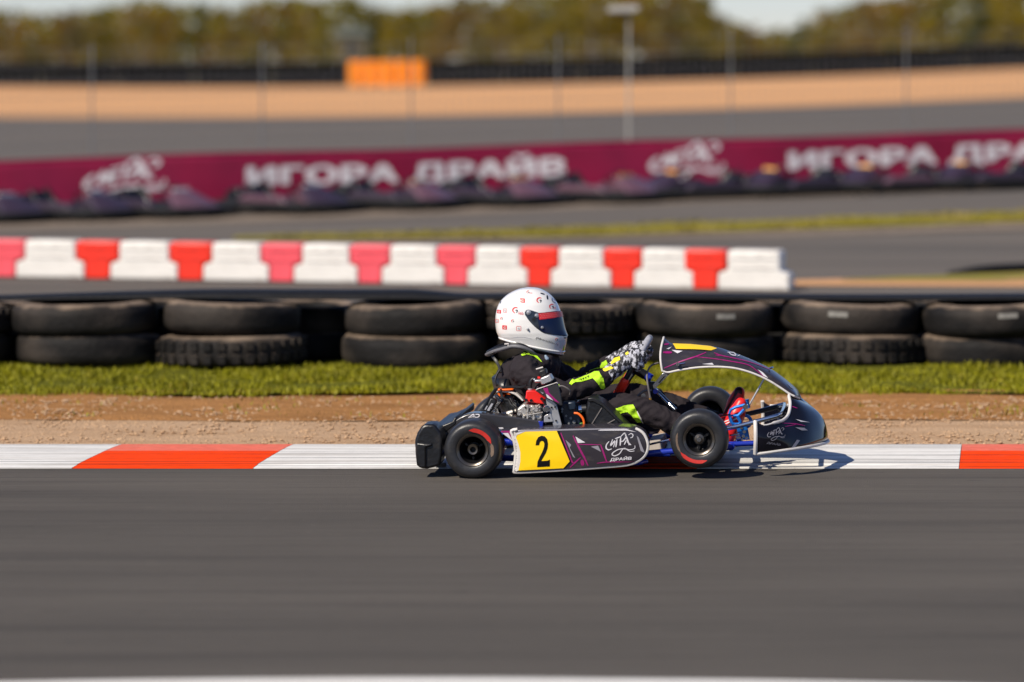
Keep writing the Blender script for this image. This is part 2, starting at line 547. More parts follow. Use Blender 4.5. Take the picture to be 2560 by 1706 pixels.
# kerb: painted concrete segments
kerb = obj('kerb', MB().box((0, (KB0 + KB1) / 2, -0.06), (60, KB1 - KB0 - 0.01, 0.1)), M_dust_asph, kind='structure', smooth=False)
def kerb_prof(x):
    return [(KB0, -0.012), (KB0 + 0.002, 0.004), (KB0 + 0.10, 0.007), (KB0 + 0.104, 0.010), (KB0 + 0.34, 0.014), (KB0 + 0.62, 0.017)], \
           [(KB0 + 0.62, 0.017), (KB0 + 0.80, 0.017), (KB1 - 0.02, 0.014), (KB1, -0.012)]
period, red_len = 2.105, 0.86
xr0 = px_x(425, 17.3) - red_len / 2
def kerb_seg(xa, xb, red, skew=0.14):
    for part, pr in enumerate(kerb_prof(0)):
        rings = []
        for t in (0, 1):
            x = xa if t == 0 else xb
            g = 0.0015 if t == 0 else -0.0015
            rings.append([Vector((x + g + skew * (y - KB0), y, z)) for y, z in pr])
        m_ = (M_red_pale if part else M_red_paint) if red else M_white_paint
        if part and not red:
            m_ = M_white_paint
        obj('kerb_segment', MB().loft(rings, caps=False, closed=False), m_, kerb, smooth=False)
for k in range(-5, 6):
    kerb_seg(xr0 + k * period, xr0 + k * period + red_len, True)
    kerb_seg(xr0 + k * period + red_len, xr0 + (k + 1) * period, False)

sheet('gravel_strip', C_(KB1 - 0.02), lambda x: 19.22 + 0.05 * sin(x * 1.3), -30, 30, 240, 14, 0.002, M_gravel, jitter=0.012)
sheet('dirt_strip', lambda x: 19.16 + 0.05 * sin(x * 1.3), lambda x: 20.95 + 0.12 * sin(x * 0.9 + 1), -30, 30, 240, 16, 0.006, M_dirt, jitter=0.03)
def turf_near(x): return 20.66 + 0.10 * sin(x * 0.9 + 1) + 0.20 * noise.noise((x * 1.5, 2.0, 0)) + 0.10 * noise.noise((x * 5.0, 8.0, 0))
sheet('turf_strip', turf_near, C_(23.95), -30, 30, 240, 16, 0.012, M_turf, jitter=0.03)
sheet('service_road', C_(23.8), lambda x: 46, -60, 60, 120, 46, -0.004, M_asph2)
# paved run-off behind the banner, up to the sand bank
sheet('paddock_asphalt', C_(45.5), C_(120), -70, 70, 80, 60, -0.004, M_asph2)
sheet('sand_bank', C_(119.5), C_(149.8), -80, 80, 90, 24, 0.02, M_sand, jitter=0.02)
# grass strip between the roads with its pale kerb
def on_ground(px, py):
    """where the sight line of a photo point meets the sloping ground"""
    lo_, hi_ = 20.0, 60.0
    for _ in range(50):
        m_ = (lo_ + hi_) / 2
        if px_z(py, m_) > ground_z(px_x(px, m_), m_): lo_ = m_
        else: hi_ = m_
    return (px_x(px, lo_), lo_)
G2N = [(-8, 37.7)] + [on_ground(*p) for p in ((860, 602), (1280, 597), (1660, 587), (2100, 573), (2560, 558))] + [(30, 47)]
G2F = [(-8, 37.8)] + [on_ground(*p) for p in ((860, 590), (1280, 577), (1660, 564), (2100, 548), (2560, 531))] + [(30, 51)]
def g2n(x): return lin(G2N, x)
def g2f(x): return lin(G2F, x)
sheet('grass_verge', g2n, g2f, -3.0, 30, 120, 6, 0.02, M_grass2, jitter=0.02)
sheet('pale_road_edge', lambda x: g2n(x) - 0.75, g2n, -3.0, 30, 120, 2, 0.006, M_dust_asph)
# dusty band in front of the parked karts
sheet('dusty_lane', lambda x: lin([(-9, 39.5), (7, 46.2), (30, 55)], x) - 0.2, lambda x: lin([(-9, 41.0), (7, 47.2), (30, 56)], x), -30, 30, 100, 4, 0.004, M_dust_asph)
# sand and grass wedge at the end of the plastic barrier, on the right
sheet('sand_wedge', lambda x: lin([(2.0, 30.7), (4.6, 30.45), (14, 30.3)], x), lambda x: lin([(2.0, 31.2), (4.6, 32.2), (14, 33.9)], x), 2.0, 14, 60, 6, 0.004, M_sand)
sheet('grass_wedge', lambda x: lin([(2.9, 31.3), (4.7, 31.25), (14, 31.5)], x), lambda x: lin([(2.9, 31.4), (4.7, 32.5), (14, 34.4)], x), 2.9, 14, 60, 6, 0.010, M_grass2, jitter=0.02)

# ------------------------------------------------------------------ grass blades, stones (uncountable: stuff)
def blades(name, n, rx, ynear, yfar, h, m, label, dz=0.0, wid=0.004, dens=None):
    mb = MB()
    for _ in range(n):
        x = random.uniform(*rx)
        y = random.uniform(0, 1)
        y = ynear(x) + (yfar(x) - ynear(x)) * y
        cl = noise.noise((x * 1.7, y * 2.5, 0.0))
        if cl < -0.22 + (dens or 0) and random.random() < 0.85:
            continue
        hh = h * random.uniform(0.35, 1.25) * (0.62 + 1.1 * max(0, cl))
        a = random.uniform(0, 2 * pi)
        lean = random.uniform(0.1, 0.8) * hh
        d = Vector((cos(a), sin(a), 0))
        s = Vector((-sin(a), cos(a), 0)) * wid * random.uniform(0.6, 1.4)
        p = Vector((x, y, ground_z(x, y) + dz))
        b = len(mb.v)
        mid = p + Vector((0, 0, hh * 0.6)) + d * lean * 0.35
        mb.v += [p - s, p + s, mid + s * 0.7, mid - s * 0.7, p + Vector((0, 0, hh)) + d * lean]
        mb.f += [(b, b + 1, b + 2, b + 3), (b + 3, b + 2, b + 4)]
    return obj(name, mb, m, smooth=True, kind='stuff', fix=False, label=label, cat='grass')
blades('verge_grass', 60000, (-5.2, 5.2), lambda x: turf_near(x) - 0.10 + 0.16 * noise.noise((x * 2.2, 0, 0)) + 0.10 * noise.noise((x * 7, 5, 0)), C_(22.55), 0.042, M_grass, 'short green grass growing along the foot of the stacked tyres', 0.01)
blades('sparse_grass', 3500, (-5, 5), C_(19.3), C_(20.7), 0.03, M_grass, 'sparse grass tufts on the brown dirt beside the turf', 0.0, dens=0.45)
blades('far_verge_grass', 9000, (-2.6, 8), lambda x: g2n(x), lambda x: g2f(x), 0.05, M_grass2, 'dry olive grass on the strip between two asphalt lanes', 0.01, 0.012)
def stones(name, n, rx, ry, r, m, label):
    mb = MB()
    base = [Vector(p) for p in ((1, 0, 0), (-1, 0, 0), (0, 1, 0), (0, -1, 0), (0, 0, 1), (0, 0, -1))]
    fc = [(0, 2, 4), (2, 1, 4), (1, 3, 4), (3, 0, 4), (2, 0, 5), (1, 2, 5), (3, 1, 5), (0, 3, 5)]
    for _ in range(n):
        c = Vector((random.uniform(*rx), random.uniform(*ry), 0.004))
        k = r * random.uniform(0.4, 1.0) ** 2
        mb.add([c + Vector((p.x * k * random.uniform(.7, 1.3), p.y * k * random.uniform(.7, 1.3), p.z * k * .6)) for p in base], fc)
    return obj(name, mb, m, smooth=False, kind='stuff', fix=False, label=label, cat='gravel')
stones('loose_gravel', 9000, (-4.6, 4.6), (KB1 + 0.02, 20.5), 0.016, M_gravel, 'loose pale stones scattered on the gravel beside the kerb')

# ------------------------------------------------------------------ the tyre barrier behind the grass
def tyre_mesh(R, W, hole, m, name='tyre', n=36, tread=0):
    w = W / 2
    prof = [(hole, -w * 0.55), (hole + 0.02, -w * 0.9), (R * 0.80, -w), (R * 0.93, -w * 0.90), (R * 0.99, -w * 0.62), (R, -w * 0.3), (R, w * 0.3),
            (R * 0.99, w * 0.62), (R * 0.93, w * 0.90), (R * 0.80, w), (hole + 0.02, w * 0.9), (hole, w * 0.55)]
    mb = MB()
    mb.lathe((0, 0, 0), (0, 0, 1), prof + [prof[0]], n=n)
    if tread:
        for k in range(tread):
            a = 2 * pi * k / tread
            e = Vector((cos(a), sin(a), 0))
            t = Vector((-sin(a), cos(a), 0))
            for s in (-1, 1):
                mb.box(e * (R + 0.003) + Vector((0, 0, s * w * 0.42)), (0.02, 2 * pi * R / tread * 0.55, w * 0.55), (e, t, Vector((0, 0, 1))))
    return make_mesh(name, mb, m, angle=50)
me_tr = tyre_mesh(0.47, 0.215, 0.27, M_tyre_old, tread=34)
me_tr2 = tyre_mesh(0.455, 0.225, 0.25, M_tyre_old, tread=0)
me_sm = tyre_mesh(0.33, 0.18, 0.19, M_tyre_old, tread=0)
def tyre_stack(x, y, k, row):
    kinds = ['treaded' if (k * 5 + lv * 2 + row) % 4 == 0 else 'smooth' for lv in range(2)]
    lab = '%s black tyre on a %s one, %s' % (kinds[1], kinds[0], 'stacked at the edge of the grass' if row == 0 else 'in the second row half hidden behind other stacks')
    if row: lab = 'pair of smaller smooth tyres half hidden behind the front stacks'
    if row == 0 and k in (4, 5): lab = 'pair of black tyres beside the dark gap in the front row of stacks'
    e = empty('tyre_stack', (x, y, 0.0), lab, 'tyre stack', 'tyre stacks along the grass' if row == 0 else 'second row of tyre stacks')
    for lvl in range(2):
        o = bpy.data.objects.new('tyre', me_sm if row else (me_tr if (k * 5 + lvl * 2 + row) % 4 == 0 else me_tr2))
        COL.objects.link(o)
        o.parent = e
        o.location = (random.uniform(-.03, .03), random.uniform(-.04, .04), (0.106 + lvl * 0.200) if row == 0 else (0.09 + lvl * 0.178))
        sc_ = random.uniform(.95, 1.03)
        o.scale = (sc_, sc_, 0.90 if row == 0 else 1)
        o.rotation_euler = (random.uniform(-.045, .045), random.uniform(-.045, .045), random.uniform(0, 6))
        if row == 0 and lvl == 1 and k in (6, 7, 8, 9) and o.data == me_tr2:
            q_ = bpy.data.objects.new('paint_mark', me_mark)
            COL.objects.link(q_)
            q_.parent = o
            q_.rotation_euler = (0, 0, -o.rotation_euler.z - pi / 2 + random.uniform(-.3, .3))
pm = MB()
for r_ in (0.457,):
    rings_ = []
    for zz in (-.018, .018):
        rings_.append([Vector((cos(radians(a_)) * r_, sin(radians(a_)) * r_, 0.045 + zz)) for a_ in range(-8, 9, 2)])
    pm.loft(rings_, caps=False, closed=False)
me_mark = make_mesh('paint_mark', pm, mat('tyre_paint_mark', (0.22, 0.21, 0.19), 0.7, vary=.4, vscale=30))
x = -5.90
k = 0
while x < 5.6:
    if k == 5:
        x += 0.26
    tyre_stack(x + 0.45, 22.72 + random.uniform(-.04, .04), k, 0)
    tyre_stack(x + 0.91, 23.26 + random.uniform(-.04, .04), k + 3, 1)
    x += 0.905 + random.uniform(0.0, 0.02)
    k += 1
# heavy rubber belt laid over the tyres, drooping
mb = MB()
rows = []
for i in range(121):
    x = -5.6 + 11.2 * i / 120
    lift = lin([(-5.9, 0.0), (-3.4, 0.0), (-1.9, 0.034), (-0.62, 0.042), (-0.32, 0.012), (6, 0.004)], x)
    z0 = 0.408 + 0.004 * sin(x * 2.2)
    rows.append([Vector((x, 22.62 + 0.03 * sin(x * 1.3), z0 + 0.004 + lift * .3)), Vector((x, 22.76 + 0.02 * sin(x * 1.7), z0 + 0.010 + lift)), Vector((x, 22.95, z0 + 0.010 + lift)), Vector((x, 23.06, z0 + lift * 0.5))])
mb.loft(rows, caps=False, closed=False)
obj('rubber_belt', mb, M_belt, solid=-0.012, label='long black rubber belt laid flat along the top of the stacked tyres', cat='rubber belt', rel=(0, 23, 0.45))

# ------------------------------------------------------------------ red and white plastic barrier
def barrier_block(name, w, red, m):
    """one interlocking plastic block: stepped section, rounded top, foot flange; red ones are T-shaped"""
    mb = MB()
    H, D = 0.335, 0.24
    hw = w / 2
    if red:
        poly = [(-hw * .56, 0), (hw * .56, 0), (hw * .60, H * .44), (hw * .98, H * .50), (hw * .98, H - .02), (hw * .93, H), (-hw * .93, H), (-hw * .98, H - .02), (-hw * .98, H * .50), (-hw * .60, H * .44)]
    else:
        poly = [(-hw * 1.36, 0), (hw * 1.36, 0), (hw * 1.34, H * .42), (hw * .98, H * .49), (hw * .98, H - .02), (hw * .93, H), (-hw * .93, H), (-hw * .98, H - .02), (-hw * .98, H * .49), (-hw * 1.34, H * .42)]
    mb.prism([Vector((a, -D / 2, b)) for a, b in poly], (0, D, 0))
    me = make_mesh(name, mb, m, angle=50)
    return me
bw = 0.405
ME_W = barrier_block('body', bw, False, M_plastic_w)
ME_R = barrier_block('body', bw, True, M_plastic_r)
ME_P = barrier_block('body', bw, True, M_plastic_p)
ribs = MB()
for zz in (0.19, 0.27):
    ribs.box((0, -0.121, zz), (bw * 0.8, 0.012, 0.018))
ME_RIB_W = make_mesh('rib', ribs, M_plastic_w)
ME_RIB_R = make_mesh('rib', ribs, M_plastic_r)
ME_RIB_P = make_mesh('rib', ribs, M_plastic_p)
red_px = [-215, 20, 256, 488, 715, 935, 1150, 1357, 1565, 1770]
red_y = [691 + 0.0164 * max(0, p) * 1.05 for p in red_px]
def gp(px, py):
    y = F * HC / (py - YH)
    return Vector((px_x(px, y), y, 0))
bpath = [gp(p, q) for p, q in zip(red_px, red_y)] + [gp(1905, 724)]
faded = {1, 4, 5, 6}
def put_block(p, d, red, fadedflag, scale=1.0, last=False):
    lab = ('faded pinkish red plastic barrier block between white ones' if fadedflag else 'bright red plastic barrier block between white ones') if red else \
        ('white plastic barrier block between two red ones' if not last else 'white plastic barrier block closing the free end of the red and white row')
    e = empty('barrier_block', p, lab, 'barrier block', 'red and white plastic barrier', rz=atan2(d.y, d.x))
    for nm, me in (('body', (ME_P if fadedflag else ME_R) if red else ME_W), ('rib', (ME_RIB_P if fadedflag else ME_RIB_R) if red else ME_RIB_W)):
        o = bpy.data.objects.new(nm, me)
        COL.objects.link(o)
        o.parent = e
        o.scale = (scale, 1, 1)
        if nm == 'body':
            md = o.modifiers.new('bevel', 'BEVEL')
            md.width = 0.018
            md.segments = 3
            md.limit_method = 'ANGLE'
    return e
for i in range(len(bpath) - 1):
    p, q = bpath[i], bpath[i + 1]
    d = (q - p)
    L = d.length
    put_block(p, d, True, i in faded, 0.46 * L / bw if i < len(bpath) - 2 else 0.90)
    fa_, fb_ = i in faded, (i + 1) in faded
    wlab = 'white plastic barrier block between ' + ('two faded red ones' if fa_ and fb_ else 'two bright red ones' if not (fa_ or fb_) else 'a faded and a bright red one')
    if i == len(bpath) - 2: wlab = 'white plastic barrier block closing the free end of the red and white row'
    wb_ = put_block((p + q) / 2 if i < len(bpath) - 2 else p + d.normalized() * (bw * 1.04), d, False, False, 0.535 * L / bw if i < len(bpath) - 2 else 1.12, False)
    wb_['label'] = wlab
# black rubber kerb at the far right wedge
mb = MB()
mb.tube([Vector((3.95, 32.35, .012)), Vector((4.6, 32.62, .04)), Vector((7, 33.3, .05)), Vector((14, 35.0, .05))], [0.015, .055, .07, .07], n=10, smooth=6, flat=((0, 0, 1), 0.75))
obj('rubber_edge', mb, M_belt, label='low black rubber edging along the grass wedge beyond the plastic barrier', cat='rubber edging', rel=(6, 33.5, 0))

# ------------------------------------------------------------------ parked rental karts in front of the banner
def rental_kart():
    e = empty('parked_kart', (0, 0, 0), '', 'kart', 'rental karts parked in a row before the banner')
    # local: x forward, y left, z up
    def part(nm, mb, m, bev=0.0, parent=e, **kw):
        return obj(nm, mb, m, parent, bev=bev, **kw)
    # wrap-round bumper ring
    ring = []
    for i in range(40):
        a = 2 * pi * i / 40
        cx, sy = cos(a), sin(a)
        ring.append(Vector((0.92 * abs(cx) ** 0.45 * (1 if cx > 0 else -1), 0.60 * abs(sy) ** 0.5 * (1 if sy > 0 else -1), 0.15)))
    part('bumper', MB().tube(ring, 0.075, n=8, closed=True, flat=((0, 0, 1), 1.0)), M_kgrey)
    for s in (-1, 1):
        mb = MB()
        mb.prism([Vector((-0.36, s * 0.40, z)) if k_ == 0 else Vector((x_, s * 0.40, z)) for k_, (x_, z) in enumerate([(-.36, .10), (.40, .10), (.46, .20), (.34, .33), (-.28, .36), (-.38, .28)])], (0, s * 0.15, 0))
        part('side_pod', mb, M_purple, 0.03)
    # nose fairing
    mb = MB()
    for_r = []
    for (x_, w_, zt, zb) in [(0.40, .25, .50, .40), (.52, .28, .46, .30), (.66, .36, .36, .16), (.80, .42, .25, .12), (.88, .38, .20, .13)]:
        for_r.append([Vector((x_, -w_, zb)), Vector((x_, -w_ * .9, (zt + zb) / 2)), Vector((x_, -w_ * .55, zt)), Vector((x_, w_ * .55, zt)), Vector((x_, w_ * .9, (zt + zb) / 2)), Vector((x_, w_, zb))])
    mb.loft(for_r)
    part('nose_fairing', mb, M_mauve, 0.012)
    part('number_plate', MB().prism([Vector((0.405, -.14, .40)), Vector((.405, .14, .40)), Vector((.385, .14, .54)), Vector((.385, -.14, .54))], (0.02, 0, 0.01)), M_amber)
    # seat
    mb = MB()
    prof = [(-0.08, .14), (-.22, .11), (-.38, .13), (-.48, .28), (-.55, .48), (-.58, .60)]
    rings = []
    for i, (x_, z_) in enumerate(prof):
        w_ = .19 - .02 * abs(i - 2.5)
        rings.append([Vector((x_ + .03, -w_ - .03, z_ + .14)), Vector((x_, -w_, z_ + .03)), Vector((x_, 0, z_)), Vector((x_, w_, z_ + .03)), Vector((x_ + .03, w_ + .03, z_ + .14))])
    mb.loft([[p * 1.0 - Vector((0, 0, max(0, p.z - .3) * .35)) for p in r_] for r_ in rings], caps=False, closed=False)
    part('seat', mb, M_plast_blk, solid=0.02)
    part('engine_cover', MB().prism([Vector((x_, -.30, z_)) for x_, z_ in [(-.86, .12), (-.52, .12), (-.56, .42), (-.70, .46), (-.84, .36)]], (0, .60, 0)), M_plast_blk, 0.03)
    part('floor_pan', MB().box((0, 0, .065), (1.3, .62, .02)), M_kgrey)
    # steering
    c = Vector((0.20, 0, .47))
    n_ = Vector((0.75, 0, -0.62)).normalized()
    e1 = Vector((0, 1, 0))
    e2 = n_.cross(e1)
    part('steering_wheel', MB().tube([c + (e1 * cos(a * pi / 12) + e2 * sin(a * pi / 12)) * .14 for a in range(24)], .016, n=8, closed=True), M_plast_blk)
    part('steering_column', MB().tube([c, c + n_ * .42], .014, n=8), M_blackmetal)
    for sx in (-1, 1):
        for s in (-1, 1):
            R = .135 if sx < 0 else .125
            w = .19 if sx < 0 else .125
            mb = MB()
            mb.lathe((sx * .55, s * .47, R), (0, 1, 0), [(.06, -w / 2 + .02), (.07, -w / 2), (R * .85, -w / 2), (R, -w / 3), (R, w / 3), (R * .85, w / 2), (.07, w / 2), (.06, w / 2 - .02)], n=24)
            t_ = part('wheel', mb, M_rubber)
            part('rim', MB().lathe((sx * .55, s * .47, R), (0, 1, 0), [(.0, -.03), (.055, -.03), (.062, -w / 2 + .015), (.062, w / 2 - .015), (.055, .03), (0, .03)], n=16), M_alu_s, parent=t_)
    part('axle', MB().tube([Vector((-.55, -.40, .135)), Vector((-.55, .40, .135))], .016, n=8), M_blackmetal)
    return e
proto = rental_kart()
kart_px = [-40, 180, 400, 720, 985, 1245, 1505, 1745, 1985, 2225, 2465]
kl = {0: 'plum rental kart parked where the banner lettering starts', }
def kart_pos(px):
    y = lin([(-200, 42.6), (2700, 46.6)], px)
    x = px_x(px, y)
    return Vector((x, y, ground_z(x, y)))
def set_look(r, body, nose, plate):
    for c in r.children:
        nm = c.name.split('.')[0]
        mm = {'side_pod': body, 'nose_fairing': nose, 'number_plate': plate}.get(nm)
        if mm:
            c.material_slots[0].link = 'OBJECT'
            c.material_slots[0].material = mm
for i, px in enumerate(kart_px):
    p = kart_pos(px)
    r = proto if i == 0 else dup(proto)
    r.location = p
    r.scale = (0.95, 0.95, 0.66)
    r.rotation_euler = (radians(0), 0, radians(-38 + 6 * sin(i * 2.1)) if i < 7 else radians(-152 + 5 * sin(i * 1.7)))
    amber = i >= 4
    set_look(r, M_purple if i % 3 else M_mauve, M_mauve if i in (2, 4, 5, 6) else M_purple, M_amber if amber else M_trim)
    where = ['under the cut off lettering end', 'left of the script emblem seen from the track', 'before the script emblem', 'before the first letters', 'before the middle of the first wording', 'before the last letters of the first wording',
             'past the end of the first wording', 'before the second script emblem', 'past the second script emblem', 'before the start of the second wording', 'before the middle of the second wording'][i]
    r['label'] = 'purple rental kart, %s plate, %s of the banner' % ('amber' if amber else 'white', where.replace('left of the script emblem seen from the track', 'between the emblem and the cut off lettering'))

# ------------------------------------------------------------------ wire fence with the maroon banner
BY = lambda x: lin([(-20, 40.4), (-6.8, 44.45), (7.2, 48.4), (20, 52)], x)
fence = empty('wire_fence', (0, 46.6, ground_z(0, 46.6)), 'tall galvanised wire mesh fence carrying the maroon banner behind the parked karts', 'fence')
posts = [px_x(p, 46.5) for p in (-170, 265, 668, 1030, 1395, 1835, 2295, 2740)]
for a in posts:
    y = BY(a) + 0.05
    z = ground_z(a, y)
    obj('post', MB().tube([Vector((a, y, z - .1)), Vector((a, y, z + 2.12))], 0.0125, n=10), M_galv, fence)
for a, b in zip(posts, posts[1:]):
    mb = MB()
    n = int((b - a) / 0.10)
    for k in range(1, n):
        x = a + (b - a) * k / n
        y = BY(x) + 0.05
        z = ground_z(x, y)
        mb.box((x, y, z + 1.06), (0.004, 0.004, 2.0))
    for k in range(11):
        h = 0.06 + k * 0.2
        pa = Vector((a, BY(a) + 0.056, ground_z(a, BY(a)) + h))
        pb = Vector((b, BY(b) + 0.056, ground_z(b, BY(b)) + h))
        mb.tube([pa, pb], 0.0035, n=4)
    obj('wire_panel', mb, M_galv, fence, smooth=False, kind='stuff', fix=False)

ban = empty('banner', (0, 46.5, ground_z(0, 46.5)), 'maroon advertising banner with large white lettering hung on the wire fence', 'banner')
def ban_pt(x, h, off=0.0):
    """point on the slightly billowing banner, h above ground"""
    y = BY(x) - 0.01 - off
    y += -0.035 * abs(sin(x * 1.35 + 0.4)) ** 1.5 - 0.012 * sin(x * 5.1 + h * 4) + 0.05 * (h - 0.6) * sin(x * 0.9)
    return Vector((x, y, ground_z(x, BY(x)) + h + 0.012 * sin(x * 1.2)))
BH = 0.69
mb = MB()
rows = []
for i in range(260):
    x = -9.5 + 19.5 * i / 259
    rows.append([ban_pt(x, 0.02 + (BH - 0.02) * j / 8) for j in range(9)])
mb.loft(rows, caps=False, closed=False)
obj('banner_sheet', mb, M_banner, ban, solid=0.003)
mb = MB()
mb.tube([ban_pt(-9.5 + 19.5 * i / 120, BH, 0.0) for i in range(121)], 0.012, n=6)
obj('top_hem', mb, M_banner, ban)

# ------------------------------------------------------------------ text helpers
def text_tris(s, bold=0.0, shear=0.0, spacing=1.0):
    cu = bpy.data.curves.new('t', 'FONT')
    cu.body = s
    cu.size = 1.0
    cu.offset = bold
    cu.shear = shear
    cu.space_character = spacing
    cu.resolution_u = 4
    o = bpy.data.objects.new('t', cu)
    COL.objects.link(o)
    dg = bpy.context.evaluated_depsgraph_get()
    me = bpy.data.meshes.new_from_object(o.evaluated_get(dg))
    vs = [(v.co.x, v.co.y) for v in me.vertices]
    fs = [tuple(p.vertices) for p in me.polygons]
    bpy.data.objects.remove(o)
    bpy.data.curves.remove(cu)
    bpy.data.meshes.remove(me)
    x0 = min(v[0] for v in vs); x1 = max(v[0] for v in vs)
    y0 = min(v[1] for v in vs); y1 = max(v[1] for v in vs)
    return [((a - x0) / (x1 - x0), (b - y0) / (y1 - y0)) for a, b in vs], fs

LOGO = [  # calligraphic strokes, crop-6 pixels: (points, width)
    ([(1512, 555), (1478, 600), (1474, 645), (1505, 668), (1548, 655)], 17),
    ([(1560, 528), (1532, 612), (1590, 548), (1572, 632)], 17),
    ([(1618, 528), (1602, 632)], 20), ([(1592, 520), (1668, 492)], 15),
    ([(1668, 500), (1660, 612)], 20), ([(1668, 492), (1718, 446), (1738, 492), (1702, 548), (1668, 560)], 16),
    ([(1722, 440), (1752, 520), (1782, 606)], 20), ([(1715, 600), (1742, 540)], 16), ([(1752, 560), (1806, 604)], 16),
    ([(1772, 470), (1806, 450), (1832, 470), (1822, 500), (1796, 508)], 12),
    ([(1858, 612), (1852, 650), (1790, 668), (1716, 654), (1640, 662), (1572, 700), (1552, 732), (1590, 748), (1650, 720), (1690, 664), (1724, 648), (1790, 688), (1852, 682)], 13),
]
def ribbon2d(pts, w, k=5):
    """flat stroke as quads in the plane"""
    ps = smooth2(pts, k) if len(pts) > 2 else pts
    L, R_ = [], []
    n = len(ps)
    for i, (x, y) in enumerate(ps):
        a = ps[max(0, i - 1)]; c = ps[min(n - 1, i + 1)]
        dx, dy = c[0] - a[0], c[1] - a[1]
        l = sqrt(dx * dx + dy * dy) or 1
        ww = w / 2 * (0.55 + 0.45 * sin(pi * min(1, max(0, i / (n - 1)))))
        L.append((x - dy / l * ww, y + dx / l * ww))
        R_.append((x + dy / l * ww, y - dx / l * ww))
    vs = L + R_
    fs = [(i, i + 1, n + i + 1, n + i) for i in range(n - 1)]
    return vs, fs

# banner lettering and script emblems
T_v, T_f = text_tris('ИГОРА ДРАЙВ', bold=0.0, spacing=1.04)
def ban_text(pxa, pxb):
    xa, xb = px_x(pxa, 45.8), px_x(pxb, 45.8 + 0.0006 * pxb)
    mb = MB()
    for q, (da, db) in enumerate([(0, 0), (.008, 0), (-.008, 0), (0, .034), (0, -.034)]):
        mb.add([ban_pt(xa + (xb - xa) * (a + da), 0.235 + 0.335 * (b + db), 0.007 + 0.0008 * q) for a, b in T_v], T_f)
    obj('lettering', mb, M_banner_w, ban, smooth=False, fix=False)
ban_text(628, 1408)
ban_text(2000, 2780)
ban_text(-760, 15)
def ban_logo(pxc):
    xc = px_x(pxc, 46)
    mb = MB()
    for pts, w in LOGO:
        vs, fs = ribbon2d(pts, w * 1.7)
        mb.add([ban_pt(xc + (a - 1665) / 395 * 0.98, 0.66 - (b - 440) / 310 * 0.50, 0.008) for a, b in vs], fs)
    mb2 = MB()
    obj('script_emblem', mb, M_banner_w, ban, smooth=False, fix=False)
ban_logo(335)
ban_logo(1728)
ban_logo(-860)

# lamp on a slim pole behind the banner
px0 = px_x(1572, 50)
zg = ground_z(px0, 50)
pole = empty('lamp_pole', (px0, 50, zg), 'slim pale pole with a flat floodlight head behind the banner fence', 'lamp pole')
zt = px_z(28, 50)
obj('pole', MB().tube([Vector((px0, 50, zg - .1)), Vector((px0, 50, zt))], [0.020, 0.016], n=12), M_pole, pole)
obj('base_plate', MB().box((px0, 50, zg + .012), (.26, .26, .024)), M_galv, pole)
hd = obj('lamp_head', MB().prism([Vector((px0 + a, 49.86, zt + b)) for a, b in [(-.30, -.02), (.12, -.01), (.16, .05), (.10, .085), (-.28, .055)]], (0, .28, 0)), M_pole, pole, bev=0.01)
obj('lens', MB().box((px0 - .10, 50, zt - .024), (.30, .2, .012)), M_trim, hd)

# ------------------------------------------------------------------ far tyre wall on the sand bank
WY = 150.6
me_ft = tyre_mesh(0.31, 0.21, 0.17, M_tyre_far, n=20)
me_fo = tyre_mesh(0.31, 0.205, 0.17, M_orange, n=20)
sec = 3.24
ox0, ox1 = px_x(872, WY), px_x(1068, WY)
xs_ = []
x = ox0
while x > -34: x -= sec; xs_.append(x)
x = ox1
while x < 33: xs_.append(x); x += sec
for x in sorted(xs_):
    xm = x + sec / 2
    z = ground_z(xm, WY)
    tilt = atan2(ground_z(x + sec, WY) - ground_z(x, WY), sec)
    lb = 'black rubber faced tyre wall section on the sand bank before the trees'
    if abs(x - ox1) < 0.01: lb = 'black tyre wall section just right of the orange tyre stacks from the track'
    e = empty('tyre_wall_section', (xm, WY, z), lb, 'tyre wall', 'black tyre wall on the sand bank')
    e.rotation_euler = (0, -tilt, 0)
    def lobj(nm, mb, m, **kw):
        me = make_mesh(nm, mb, m, angle=40)
        o = bpy.data.objects.new(nm, me)
        COL.objects.link(o)
        o.parent = e
        return o
    lobj('upper_belt', MB().box((0, -0.34, 0.76), (sec - 0.03, 0.02, 0.52)), M_belt_far)
    lobj('lower_belt', MB().box((0, -0.37, 0.22), (sec - 0.05, 0.02, 0.54)), M_belt_grey)
    for k in range(4):
        lobj('post', MB().box((-sec / 2 + 0.4 + k * 0.81, -0.395, 0.48), (0.07, 0.03, 0.94)), M_belt_grey)
    for k in range(5):
        for l in (3, 4):
            o = bpy.data.objects.new('tyre', me_ft)
            COL.objects.link(o)
            o.parent = e
            o.location = (-sec / 2 + 0.33 + k * 0.645, 0 + 0.02 * sin(k * 3 + x), 0.105 + l * 0.21)
n = 5
for k in range(n):
    x = ox0 + (ox1 - ox0) * (k + 0.5) / n
    y = WY - 0.25 - 0.25 * sin(pi * (k + 0.5) / n)
    z = ground_z(x, y)
    e = empty('orange_tyre_stack', (x, y, z), 'stack of bright orange painted tyres set before the black tyre wall', 'tyre stack', 'orange tyre stacks')
    for l in range(5):
        o = bpy.data.objects.new('tyre', me_fo)
        COL.objects.link(o)
        o.parent = e
        o.location = (0.015 * sin(l * 2 + k), 0.015 * cos(l * 3 + k), 0.125 + l * 0.208)

